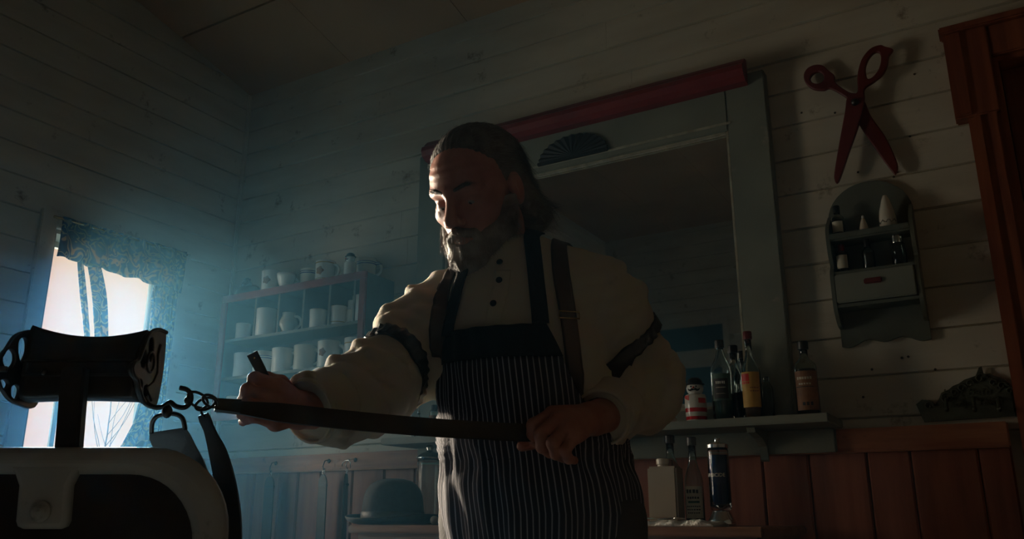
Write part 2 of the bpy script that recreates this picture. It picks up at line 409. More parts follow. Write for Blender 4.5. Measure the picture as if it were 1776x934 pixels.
# left wall with its windows: window_1 in view, two more out of frame
W1 = (1.645, 2.175, .93, 2.0); W2 = (.80, 1.352, .93, 2.0)
mb = MB(); boards(mb, (XL, YF, 0), (XL, YB, 0), (1, 0, 0), RZ1-.02, 3.40, hole=[(w[0]-YF, w[1]-YF, w[2], w[3]) for w in (W1, W2)], seed=23)
def wall_core(mb, holes, x0, x1):
    ys = [YF-.15]+sum([[h[0], h[1]] for h in sorted(holes)], [])+[YB+.15]
    for i in range(0, len(ys), 2): mb.box(x0, x1, ys[i], ys[i+1], 0, 3.5)
    for h in holes: mb.box(x0, x1, h[0], h[1], 0, h[2]); mb.box(x0, x1, h[0], h[1], h[3], 3.5)
wall_core(mb, [W1, W2], XL-.13, XL-.021)
structure(mb.build('wall_left', M_wall))
mb = MB()
for a, b, z in ((YF, W2[0], RZ0+.02), (W2[0], W2[1], W2[2]), (W2[1], W1[0], RZ0+.02), (W1[0], W1[1], W1[2]), (W1[1], YB, RZ0+.02)): vboards(mb, (XL-.002, a, 0), (XL-.002, b, 0), (1, 0, 0), 0, z, seed=int(abs(a)*10)+3)
structure(mb.build('trim_3', M_wains))
mb = MB()
for a, b in ((YF, W2[0]-.06), (W2[1]+.06, W1[0]-.06), (W1[1]+.06, YB-.024)): mb.box(XL-.01, XL+.024, a, b, RZ0, RZ1, .004)
structure(mb.build('trim_4', M_rail))
# front wall (seen in the mirror) and right wall
mb = MB(); boards(mb, (XR, YF, 0), (XL, YF, 0), (0, 1, 0), RZ1-.02, RIDGE_Z+.02, seed=31); mb.box(XL-.15, XR+.15, YF-.14, YF-.021, 0, 3.5)
structure(mb.build('wall_front', M_wall))
mb = MB(); vboards(mb, (XR, YF-.002, 0), (XL, YF-.002, 0), (0, 1, 0), 0, RZ1); structure(mb.build('trim_5', M_wains))
mb = MB(); boards(mb, (XR, YB, 0), (XR, YF, 0), (-1, 0, 0), 0.0, 3.40, seed=37); mb.box(XR+.021, XR+.14, YF-.15, YB+.15, 0, 3.5)
structure(mb.build('wall_right', M_wall))
# floor
mb = MB(); x = XL-.15
while x < XR+.15: mb.box(x, min(x+.09, XR+.15)-.0015, YF-.15, YB+.15, -.03, 0); x += .09
mb.box(XL-.15, XR+.15, YF-.15, YB+.15, -.06, -.031)
structure(mb.build('floor', M_floor))
# ceiling: slopes up from the back wall, then runs level; wide sheets with thin seams
mb = MB(); x = XL; k = 0
sl = (RIDGE_Z-ZC)/(YB-RIDGE_Y)
while x < XR:
    x1 = min(x+.61, XR); dz = .0008*(k % 3)
    for (ya, za, yb, zb) in ((YB, ZC, 2.075, ZC+sl*(YB-2.075)), (2.066, ZC+sl*(YB-2.066), RIDGE_Y, RIDGE_Z), (RIDGE_Y, RIDGE_Z, YF, RIDGE_Z)):
        v = [(x+.001, ya, za+dz), (x1-.001, ya, za+dz), (x1-.001, yb, zb+dz), (x+.001, yb, zb+dz)]; v += [(p[0], p[1], p[2]+.02) for p in v]
        mb.add(v, [(0, 1, 2, 3), (7, 6, 5, 4), (0, 4, 5, 1), (1, 5, 6, 2), (2, 6, 7, 3), (3, 7, 4, 0)])
    x = x1; k += 1
v = [(XL-.15, YB+.15, ZC+.0), (XR+.15, YB+.15, ZC+.0), (XR+.15, RIDGE_Y, RIDGE_Z+.03), (XL-.15, RIDGE_Y, RIDGE_Z+.03), (XR+.15, YF-.15, RIDGE_Z+.03), (XL-.15, YF-.15, RIDGE_Z+.03)]
v[0] = (XL-.15, YB+.15, ZC+.03-sl*.15); v[1] = (XR+.15, YB+.15, ZC+.03-sl*.15)
v += [(p[0], p[1], p[2]+.06) for p in v]
mb.add(v, [(0, 1, 2, 3), (3, 2, 4, 5), (9, 8, 7, 6), (11, 10, 8, 9), (0, 6, 7, 1), (5, 4, 10, 11), (0, 3, 9, 6), (3, 5, 11, 9), (1, 7, 8, 2), (2, 8, 10, 4)])
structure(mb.build('ceiling', M_ceil))
mb = MB(); mb.box(XL+.0, XL+.018, YB-.018, YB, RZ1, ZC-.005, .004); structure(mb.build('trim_6', M_wall))
mb = MB(); mb.box(XL+.001, DX0-.11, YB-.02, YB-.001, 0, .13, .004); structure(mb.build('baseboard_back', M_rail))
mb = MB(); mb.box(XL+.001, XL+.02, YF+.02, YB-.022, 0, .13, .004); structure(mb.build('baseboard_left', M_rail))

# door in the back wall, at the right edge of the picture
d = empty('door_1', (.5, YB, 0), None, None); structure(d)
mb = MB(); C_ = YB-.032
mb.box(-.002, DX0+.001, C_, YB+.02, 0, 2.045, .004)                       # left casing
mb.box(.012, .03, C_-.008, C_+.002, 0, 2.045, .003); mb.box(.045, .068, C_-.012, C_+.002, 0, 2.045, .004)
mb.box(DX1-.001, DX1+.085, C_, YB+.02, 0, 2.045, .004)
mb.box(-.032, DX0+.001, C_-.012, YB+.02, 2.04, 2.30, .004); mb.box(-.018, .012, C_-.020, C_-.010, 2.045, 2.295, .003)   # corner block
mb.box(DX0+.002, DX1+.11, C_-.006, YB+.02, DTOP-.003, 2.30, .004)
mb.box(-.04, DX1+.12, C_-.022, YB, 2.298, 2.32, .004)                     # cap
mb.build('door_casing', M_case, d)
mb = MB(); mb.box(DX0+.001, DX0+.016, YB-.02, YB+.12, 0, DTOP, .002); mb.box(DX1-.016, DX1-.001, YB-.02, YB+.12, 0, DTOP, .002); mb.box(DX0+.016, DX1-.016, YB-.02, YB+.12, DTOP-.016, DTOP, .002)
mb.build('door_jamb', M_case, d)
mb = MB(); y0, y1 = YB+.035, YB+.075
mb.box(DX0+.02, DX1-.02, y0+.012, y1, .01, DTOP-.018)
def stile(a, b, c, e): mb.box(a, b, y0, y1, c, e, .003)
stile(DX0+.02, DX0+.13, .01, DTOP-.02); stile(DX1-.13, DX1-.02, .01, DTOP-.02); mx_ = (DX0+DX1)/2; stile(mx_-.05, mx_+.05, .01, DTOP-.02)
for z, z2 in ((.01, .17), (.93, 1.03), (1.83, 1.93), (2.09, DTOP-.02)):
    mb.box(DX0+.1305, mx_-.0505, y0+.002, y1, z, z2, .003); mb.box(mx_+.0505, DX1-.1305, y0+.002, y1, z, z2, .003)
slab = mb.build('door_slab', M_door, d)
mb = MB(); mb.lathe([(.0, 0), (.026, .004), (.03, .02), (.02, .035), (.01, .04), (.01, .06), (.024, .062), (.024, .066)], M=Matrix.Rotation(math.radians(-90), 3, 'X'), c=(DX1-.075, y0-.064, 1.0), n=20)
mb.build('door_knob', M_brass, slab, smooth=True)

# windows in the left wall
def window(n, w, sash_y=None, muntin=None):
    r = empty('window_%d' % n, (XL, (w[0]+w[1])/2, w[2]), None, None); structure(r)
    mb = MB(); x0, x1 = XL-.13, XL+.0
    t = .018
    mb.box(x0, x1, w[0], w[0]+t, w[2], w[3]); mb.box(x0, x1, w[1]-t, w[1], w[2], w[3]); mb.box(x0, x1, w[0]+t, w[1]-t, w[3]-t, w[3]); mb.box(x0, x1+.03, w[0]-.04, w[1]+.04, w[2]-.03, w[2]+.001, .003)
    mb.build('window_jamb', M_grey, r)
    mb = MB(); c = .055
    mb.box(XL+.0, XL+.02, w[0]-c, w[0]+.004, w[2], w[3]+c, .003); mb.box(XL+.0, XL+.02, w[1]-.004, w[1]+c, w[2], w[3]+c, .003); mb.box(XL+.0, XL+.021, w[0]+.004, w[1]-.004, w[3]-.004, w[3]+c, .003)
    mb.build('window_casing', M_wall, r)
    mb = MB(); s = .016; a, b = w[0]+t, w[1]-t; mid = 1.52
    for (z0, z1, x) in ((w[2], mid+.012, XL-.06), (mid-.012, w[3]-t, XL-.09)):
        mb.box(x-.025, x, a, a+s, z0, z1, .002); mb.box(x-.025, x, b-s, b, z0, z1, .002); mb.box(x-.025, x, a+s, b-s, z0, z0+.022, .002); mb.box(x-.025, x, a+s, b-s, z1-.022, z1, .002)
        if muntin and z0 == w[2]: mb.box(x-.02, x-.005, muntin-.008, muntin+.008, z0+.02, z1-.02, .002)
    mb.build('window_sash', M_grey, r)
    mb = MB(); mb.box(XL-.075, XL-.072, a+s-.004, b-s+.004, w[2]+.02, mid); mb.box(XL-.105, XL-.102, a+s-.004, b-s+.004, mid, w[3]-t-.02)
    mb.build('pane', M_pane, r)
window(1, W1, muntin=1.80)
window(2, W2, muntin=(W2[0]+W2[1])/2)

# shelf-high blinds of the street window opposite: only the mirror shows them
r = empty('window_3', (-2.2, YF, 1.9), None, None); structure(r)
mb = MB(); mb.box(-2.46, -1.86, YF+.001, YF+.03, 1.80, 2.52, .004); mb.build('window_casing', M_wall, r)
mb = MB(); mb.box(-2.42, -1.90, YF+.029, YF+.036, 2.27, 2.46, .002); mb.box(-2.42, -1.90, YF+.029, YF+.036, 1.85, 2.13, .002); mb.build('pane', M_bluep, r)

# ------------------------------------------------------------------ outside: ground and a bare tree
structure(mesh_obj('ground', [(-60, -60, -.3), (XL-.3, -60, -.3), (XL-.3, 60, -.3), (-60, 60, -.3)], [(0, 1, 2, 3)], M_grass))
mb = MB(); R = random.Random(4)
def branch(p, d, r, n, lvl):
    pts = [p]; rr = [r]
    for i in range(n):
        d = d+np.array([R.uniform(-.12, .12), R.uniform(-.12, .12), R.uniform(-.04, .1)]); d = d/np.linalg.norm(d); p = p+d*.22; pts.append(p); rr.append(r*(1-.75*(i+1)/n))
        if lvl > 0 and i > 0 and R.random() < .55:
            e = d+np.array([R.uniform(-.7, .7), R.uniform(-.9, .9), R.uniform(-.1, .5)]); branch(p, e/np.linalg.norm(e), rr[-1]*.5, max(3, n-7), lvl-1)
    mb.tube(pts, rr, 5)
branch(np.array([-15.2, 10.6, -.3]), np.array([0, .03, 1.]), .03, 17, 1)
tag(mb.build('bare_tree', M_bark), 'bare thin-branched tree outside behind the curtained window', 'tree')
# ------------------------------------------------------------------ wall furniture
# window dressing
def cloth_grid(P0, P1, z0, z1, n, folds, amp, thick=.002, lean=None):
    """hanging cloth between two plan points; P(u) bottom and top given as callables"""
    rows = 14; fr = np.zeros((rows, n, 3)); bk = np.zeros((rows, n, 3))
    for i in range(rows):
        v = i/(rows-1)
        for j in range(n):
            u = j/(n-1); a = P0(u, v); w = amp*(1-.5*v)*math.sin(u*folds*2*math.pi+.6*math.sin(3*v+u*5))
            fr[i, j] = (a[0]+w, a[1], a[2]); bk[i, j] = (a[0]+w-thick, a[1], a[2])
    mb = MB(); mb.slab(bk, fr); return mb
xw = XL+.045
vr = empty('window_valance', (xw, 1.92, 2.04), 'dark swirl-printed valance gathered across the top of the window', 'curtain')
def val(u, v):
    y = 1.650+.535*u; zb = 1.885+.004*math.sin(u*23)-.012*u; zt = 2.035+.01*u; return (xw, y, zb+(zt-zb)*v)
cloth_grid(val, None, 0, 0, 90, 7, .009).build('cloth', M_print, vr, smooth=True)
mb = MB(); mb.tube([(xw-.003, 1.62, 2.025), (xw-.003, 2.205, 2.035)], .005, 8); mb.build('rod', M_brass, vr, smooth=True)
cr = empty('window_curtain', (xw-.01, 2.15, 1.2), 'swirl-printed curtain drawn to the corner side of the window, spreading at its foot', 'curtain')
def cur(u, v):
    z = .98+(1.90-.98)*v
    e = max(0, (1.42-z)/.44)
    yl = 2.066-.20*e**1.3+.006*math.sin(z*30); return (xw-.02, yl+(2.178-yl)*u, z)
cloth_grid(cur, None, 0, 0, 50, 4, .008).build('cloth', M_print, cr, smooth=True)
def tail(pts, w, label):
    mb = MB(); n = 24; P = smooth_loop(pts, 8, closed=False); m = len(P); k = 9; fr = np.zeros((m, k, 3)); bk = np.zeros((m, k, 3))
    for i, p in enumerate(P):
        for j in range(k):
            s = j/(k-1)-.5; fr[i, j] = (xw-.012+.004*math.cos(s*9+i*.2), p[0]+s*w, p[1]); bk[i, j] = fr[i, j]-np.array([.002, 0, 0])
    mb.slab(fr, bk); tag(mb.build('curtain_strip', M_print, None, smooth=True), label, 'curtain', 'curtain strips hanging across the window')
tail([(1.745, 1.90), (1.775, 1.78), (1.815, 1.62), (1.835, 1.53), (1.845, 1.47)], .022, 'narrow patterned curtain strip slanting down the window, beside the sky edge')
tail([(1.80, 1.90), (1.84, 1.78), (1.872, 1.62), (1.895, 1.53), (1.91, 1.47)], .055, 'wide patterned curtain strip slanting down the middle of the window')

# mug cabinet in the corner
CX0, CX1, CY0, CZ0, CZ1 = -2.74, -1.985, 2.30, 1.365, 1.865
r = empty('mug_cabinet', ((CX0+CX1)/2, 2.38, CZ0), 'blue-grey pigeonhole cabinet with red front edges holding rows of mugs in the corner', 'cabinet')
mb = MB(); yb = YB-.002
mb.box(CX0, CX0+.015, CY0+.012, yb, CZ0, CZ1); mb.box(CX1-.015, CX1, CY0+.012, yb, CZ0, CZ1); mb.box(CX0+.015, CX1-.015, CY0+.012, yb, CZ1-.015, CZ1); mb.box(CX0+.015, CX1-.015, CY0+.012, yb, CZ0, CZ0+.015); mb.box(CX0+.015, CX1-.015, yb-.008, yb, CZ0+.015, CZ1-.015)
mb.build('case', M_cabin, r)
mb = MB(); e = .026
mb.box(CX0-.003, CX1+.003, CY0, CY0+.012, CZ1-e, CZ1+.004, .002); mb.box(CX0-.003, CX1+.003, CY0, CY0+.012, CZ0-.004, CZ0+e, .002); mb.box(CX0-.003, CX0+e, CY0, CY0+.012, CZ0+e, CZ1-e, .002); mb.box(CX1-e, CX1+.003, CY0, CY0+.012, CZ0+e, CZ1-e, .002)
mb.build('face_frame', M_red, r)
SH = (1.69, 1.535)
for z in SH:
    mb = MB(); mb.box(CX0+.0155, CX1-.0155, CY0+.02, yb-.009, z-.012, z, .001); mb.build('shelf', M_greyd, r)
cols = [float(at(p_, 570, CY0+.025)[0]) for p_ in (441, 481, 524, 569, 612)]
for row, (za, zb) in enumerate(((1.69, CZ1-.0155), (1.535, 1.678), (CZ0+.0155, 1.523))):
    for x in (cols if row != 1 else []):
        mb = MB(); mb.box(x-.005, x+.005, CY0+.022, yb-.009, za+.0005, zb, .001); mb.build('divider', M_greyd, r)

# mugs
def mug(kind, scale=1.0, mtl=None):
    t = empty('shaving_mug', (0, 0, 0), None, 'mug')
    h, ra, rb = {'straight': (.088, .038, .040), 'tall': (.112, .041, .041), 'flared': (.082, .030, .043), 'round': (.085, .036, .034), 'cup': (.062, .026, .038), 'small': (.066, .030, .031)}[kind]
    h *= scale; ra *= scale; rb *= scale; w = .0035
    if kind == 'round': prof = [(ra*.7, 0), (ra*.75, .004), (ra*1.12, h*.35), (ra*1.1, h*.55), (rb*.8, h*.86), (rb*.86, h), (rb*.86-w, h), (rb*.8-w, h*.84), (ra*1.05, h*.5), (ra*.6, .01), (0, .008)]
    elif kind in ('cup', 'flared'): prof = [(ra*.72, 0), (ra*.78, .006), (ra*.95, .012), (ra*1.12, h*.35), (rb*.95, h*.75), (rb, h), (rb-w, h), (rb*.95-w, h*.74), (ra*1.0, h*.32), (ra*.5, .014), (0, .012)]
    else: prof = [(ra*.94, 0), (ra, .004), (ra*.985, h*.5), (rb, h-.002), (rb-.001, h), (rb-w, h-.001), (ra-w, h*.5), (ra-w-.001, .008), (0, .007)]
    mb = MB(); mb.lathe(prof, n=30, cap=False); mb.add([(0, 0, 0)]+[(prof[0][0]*math.cos(2*math.pi*k/30), prof[0][0]*math.sin(2*math.pi*k/30), 0) for k in range(30)], [(0, 1+(k+1) % 30, 1+k) for k in range(30)])
    mb.build('cup', mtl or M_cer, t, smooth=True)
    if kind != 'small':
        mb = MB(); hc = h*.52; hh = h*.30; rx = .024*scale; r0 = (ra+rb)/2-.002
        pts = [(r0+math.cos(a)*rx*(.9 if math.cos(a) < 0 else 1.1), 0, hc+math.sin(a)*hh) for a in np.linspace(math.radians(108), math.radians(-108), 14)]
        mb.tube(pts, .0042*scale, 8, flat=1.5); mb.build('handle', mtl or M_cer, t, smooth=True)
    return t
M_ring = mug_band('ringed_glaze', (.72, .68, .60), (.10, .16, .30), [(.062, .066), (.070, .073)])
M_gold = mug_band('gold_lined_glaze', (.76, .72, .64), (.42, .28, .10), [(.010, .013), (.074, .078)])
def emblem(t, r, z, m, s=.016):
    mb = MB(); pts = []
    v = []; f = []
    n = 16
    for ring, q in enumerate((0, .6, 1.0)):
        for k in range(n):
            a = 2*math.pi*k/n; x = s*q*math.cos(a)*(1+.18*math.cos(5*a)); y = s*q*math.sin(a)*(1+.18*math.cos(5*a)); th = x/r; rr = r+.0006
            v.append((rr*math.sin(th), -rr*math.cos(th), z+y))
    for ring in range(2):
        for k in range(n): k2 = (k+1) % n; f.append((ring*n+k, (ring+1)*n+k, (ring+1)*n+k2, ring*n+k2))
    mb.add(v, f); mb.build('painted_emblem', m, t)
def put(t, x, y, z, rz, label, group): t.location = (x, y, z); t.rotation_euler = (0, 0, rz); t['label'] = label; t['group'] = group; return t
yM = CY0+.062
g0 = 'mugs along the top of the mug cabinet'; g1 = 'mugs on the upper pigeonhole shelf'; g2 = 'mugs on the middle pigeonhole shelf'; g3 = 'mugs in the lowest pigeonholes'
zt = CZ1+.0045
def mx(px, py, y=None):
    return float(at(px, py, y or yM)[0])
a = mug('straight'); emblem(a, .0392, .045, M_lab_b); put(a, mx(470, 490), yM, zt, .3, 'white mug with a painted face, standing beside the dark lump at the corner end', g0)
a = mug('cup'); put(a, mx(500, 482), yM-.01, zt, 1.2, 'low white cup in front of a ringed mug on top of the cabinet', g0)
a = mug('straight', .95, M_ring); put(a, mx(522, 478), yM+.045, zt, .0, 'pale mug with thin blue rings, behind a low cup on top of the cabinet', g0)
a = mug('straight', .98, M_gold); emblem(a, .038, .042, M_lab_b); put(a, mx(564, 470), yM, zt, .15, 'white gold-rimmed mug with a brown emblem, alone on top of the cabinet', g0)
a = mug('straight', 1.0, M_ring); put(a, mx(636, 458, yM+.06), yM+.06, zt, .25, 'ringed mug behind the moustached figure mug on top of the cabinet', g0)

def figure_jar(name, s, label, cat, striped):
    """moustached barber's head on a barrel body with a black bowler lid"""
    t = empty(name, (0, 0, 0), label, cat)
    if striped:
        m = mug_band('red_striped_glaze', (.74, .70, .60), (.55, .02, .025), [(.0068, .0165), (.030, .042)])
    else: m = M_cer
    mb = MB(); mb.lathe([(.0, 0), (.029, 0), (.031, .003), (.0325, .04), (.033, .075), (.030, .083), (.018, .086)], n=36); mb.build('body', m, t, smooth=True)
    mb = MB(); mb.sphere((0, 0, .103), (.026, .025, .024), 24); hd = mb.build('head', M_cer, t, smooth=True)
    mb = MB(); mb.lathe([(.0, .112), (.029, .113), (.030, .1155), (.024, .118), (.0235, .121), (.021, .129), (.013, .135), (0, .1365)], n=32); mb.build('hat', M_black, t, smooth=True)
    mb = MB()
    for sg in (-1, 1):
        q = [(sg*x, z) for x, z in ((.0005, -.004), (.005, -.0015), (.010, -.0045), (.0145, -.0035), (.018, .0015))]
        pts = [(x, -math.sqrt(max(1e-6, 1-(x/.026)**2-((z)/.024)**2))*.025-.0006, .100+z) for x, z in q]
        mb.tube(pts, [.0022, .0034, .0034, .0024, .0008], 8)
    mb.build('moustache', M_ink, hd, smooth=True)
    for sg in (-1, 1):
        mb = MB(); mb.sphere((sg*.008, -.0242, .1065), (.0022, .0012, .003), 10); mb.build('eye', M_ink, hd, smooth=True)
    mb = MB(); mb.sphere((0, -.0268, .1035), (.003, .0035, .003), 10); mb.build('nose', M_inkred, hd, smooth=True)
    if striped:
        v, f = [], []
        for q in range(8):
            a0, a1 = .42+q*.1, .42+(q+1)*.1
            for aa in (a0, a1):
                for z in (.056, .071): rr = .0334; v.append((rr*math.sin(aa), -rr*math.cos(aa), z))
            f.append((q*4, q*4+2, q*4+3, q*4+1))
        v2, f2 = [], []
        mb = MB(); mb.add(v, f); mb.build('red_panel', M_inkred, t); mb = MB()
        v, f = [], []
        for q in range(5):
            a0, a1 = -1.1+q*.13, -1.1+(q+1)*.13
            for aa in (a0, a1):
                for z in (.072-.002*(q), .080): rr = .0332; v.append((rr*math.sin(aa), -rr*math.cos(aa), z))
            f.append((q*4, q*4+2, q*4+3, q*4+1))
        mb.add(v, f); mb.build('red_panel', M_inkred, t)
    t.scale = (s, s, s); return t
fj = figure_jar('figure_mug', .72, 'small white moustached figure mug in a black hat, near the cabinet top\'s red post', 'mug', False); fj.location = (mx(610, 468), yM-.01, zt); fj.rotation_euler = (0, 0, -.5)
# a dark lidded tin at the corner end of the cabinet
t = empty('ornament', (mx(432, 500), yM, zt), 'dark blue rounded ornament with a knob, on the cabinet top at the corner', 'ornament')
mb = MB(); mb.lathe([(0, zt), (.040, zt), (.044, zt+.01), (.043, zt+.03), (.030, zt+.042), (.018, zt+.046)], c=(t.location[0], yM, 0), n=30, sx=1.25); mb.build('body', M_cabin, t, smooth=True)
mb = MB(); mb.lathe([(.018, zt+.045), (.022, zt+.05), (.02, zt+.06), (.012, zt+.07), (.014, zt+.078), (0, zt+.084)], c=(t.location[0]-.015, yM, 0), n=24); mb.build('lid', M_iron, t, smooth=True)

for kind, px, m_, rz, lab, sc in (
    ('small', 423, M_cer, 0, 'small white beaker in the pigeonhole nearest the corner, upper shelf', 1.0),
    ('tall', 461, M_cer, 2.6, 'tall white mug on the upper pigeonhole shelf', 1.0),
    ('round', 500, M_cer2, .2, 'rounded cream jar-shaped mug on the upper pigeonhole shelf', .95),
    ('straight', 551, M_cer, 2.9, 'straight white mug alone in a pigeonhole, upper shelf, with its handle to the corner', .85),
    ('straight', 586, M_gold, 3.0, 'gold-lined white mug beside a stack of two cups, upper shelf', .85),
    ('small', 602, M_cer2, 0, 'cream beaker under a smaller cup, upper shelf', .9),
    ('tall', 627, M_cer, .4, 'tall white mug half behind the red post, upper shelf', .9)):
    a = mug(kind, sc, m_); put(a, mx(px, 560), yM+(.03 if px == 602 else 0), SH[0]+.0005, rz, lab, g1)
a = mug('small', .6, M_cer); put(a, mx(602, 530), yM+.03, SH[0]+.0005+.066*.9+.0005, 0, 'tiny white cup stacked on a cream beaker, upper shelf', g1)
for kind, px, m_, rz, lab, sc in (
    ('straight', 424, M_cer, 2.9, 'white mug nearest the corner on the middle shelf', 1.08),
    ('straight', 457, M_ring, 2.6, 'blue-ringed mug behind the razor handle on the middle shelf', 1.05),
    ('straight', 490, M_cer, .2, 'plain white mug next to the blue-ringed mug, middle shelf', 1.08),
    ('straight', 528, M_cer2, .2, 'cream mug in the centre of the middle shelf', 1.08),
    ('straight', 570, M_cer, .1, 'clean white mug with its open handle showing, above the forearm on the middle shelf', 1.12),
    ('straight', 616, M_gold, .4, 'gold-lined mug half hidden by the sleeve garter arm, middle shelf', 1.1)):
    a = mug(kind, sc, m_)
    if px in (570, 424): emblem(a, .0392*sc, .047*sc, M_lab_b if px == 570 else M_lab_g, .015)
    put(a, mx(px, 625), yM, SH[1]+.0005, rz, lab, g2)
for kind, px, m_, lab in (('straight', 408, M_cer, 'white mug in the lowest row at the corner end'), ('cup', 440, M_cer2, 'cream cup in the lowest row behind the fist'), ('straight', 648, M_cer, 'white mug in the lowest row behind the sleeve garter')):
    a = mug(kind, .9, m_); put(a, mx(px, 690), yM, CZ0+.0165, .3, lab, g3)

# big mirror with painted frame
MX0, MX1 = -1.848, -.529; GX0, GX1, GZ0, GZ1 = -1.725, -.652, 1.30, 2.158
r = empty('wall_mirror', ((MX0+MX1)/2, YB, 1.27), 'large wall mirror in a wide grey painted frame with a red crown moulding', 'mirror')
mb = MB(); y0, y1 = 2.425, YB-.002
mb.box(MX0, GX0, y0, y1, 1.262, 2.335, .003); mb.box(GX1, MX1, y0, y1, 1.262, 2.335, .003); mb.box(GX0, GX1, y0, y1, GZ1, 2.335, .003); mb.box(GX0, GX1, y0, y1, 1.262, GZ0, .003)
mb.build('frame', M_grey, r)
mb = MB(); mb.box(GX0-.006, GX1+.006, 2.446, 2.452, GZ0-.006, GZ1+.006); mb.build('mirror_glass', M_mirror, r)
mb = MB(); s = .009
mb.box(GX0, GX0+s, 2.431, 2.4455, GZ0, GZ1, .002); mb.box(GX1-s, GX1, 2.431, 2.4455, GZ0, GZ1, .002); mb.box(GX0+s, GX1-s, 2.431, 2.4455, GZ1-s, GZ1, .002); mb.box(GX0+s, GX1-s, 2.431, 2.4455, GZ0, GZ0+s, .002)
mb.box(GX0-.01, GX1+.012, 2.419, 2.425, GZ1+.018, GZ1+.026, .002)
mb.build('bead', M_cap_s, r)
mb = MB(); prof = [(2.4245, 2.292), (2.395, 2.294), (2.376, 2.306), (2.368, 2.326), (2.372, 2.343), (2.386, 2.353), (2.392, 2.362), (2.405, 2.376), (2.4245, 2.380)]
x0, x1 = -1.80, -.578; v = [(x, y, z) for x in (x0, x1) for y, z in prof]; n = len(prof)
mb.add(v, [(i, (i+1) % n, n+(i+1) % n, n+i) for i in range(n)]+[tuple(reversed(range(n))), tuple(range(n, 2*n))])
mb.build('crown', M_red, r)
# half-round black ornament on the frame
t = empty('fan_ornament', (-1.19, 2.42, 2.19), 'black half-round fluted fan fixed on the mirror frame above the glass', 'ornament')
mb = MB(); n = 26; v = [(-1.19, 2.4245, 2.190), (-1.19, 2.415, 2.190)]; f = []
for k in range(n+1):
    a = math.pi*k/n; rr = 1+(.03 if k % 2 else -.0); x = -1.19-.128*math.cos(a)*rr; z = 2.190+.076*math.sin(a)*rr; v += [(x, 2.4245, z), (x, 2.418-(.004 if k % 2 else 0), z)]
for k in range(n): a0 = 2+2*k; f += [(1, a0+1, a0+3), (0, a0+2, a0), (a0, a0+2, a0+3, a0+1)]
f += [(0, 2, 3, 1), (0, 1, 2+2*n+1, 2+2*n)]
mb.add(v, f); mb.build('blade', M_ink, t)
mb = MB(); mb.box(-1.325, -1.055, 2.412, 2.4245, 2.178, 2.190, .002); mb.build('base_strip', M_ink, t)

# shelf under the mirror
SX0, SX1, SY0, SZ = -1.84, -.41, 2.25, 1.252
r = empty('wall_shelf', (-1.1, 2.3, 1.23), 'long grey painted shelf under the mirror with bottles standing on it', 'shelf')
mb = MB(); mb.box(SX0, SX1, SY0, YB-.025, SZ-.022, SZ, .003); mb.build('board', M_grey, r)
for x in (-1.62, -1.12, -.62):
    mb = MB(); prof = [(YB-.003, SZ-.0225), (SY0+.05, SZ-.0225), (SY0+.055, SZ-.035), (SY0+.12, SZ-.045), (YB-.06, SZ-.065), (YB-.05, SZ-.10), (YB-.0455, SZ-.105)]
    prof[0] = (YB-.0455, SZ-.0225); v = [(xx, y, z) for xx in (x-.011, x+.011) for y, z in prof]; n = len(prof)
    mb.add(v, [(i, (i+1) % n, n+(i+1) % n, n+i) for i in range(n)]+[tuple(reversed(range(n))), tuple(range(n, 2*n))]); mb.build('bracket', M_grey, r)
mb = MB(); mb.box(SX0+.02, SX1-.02, YB-.045, YB-.0245, SZ-.085, SZ-.0225, .003); mb.build('cleat', M_grey, r)

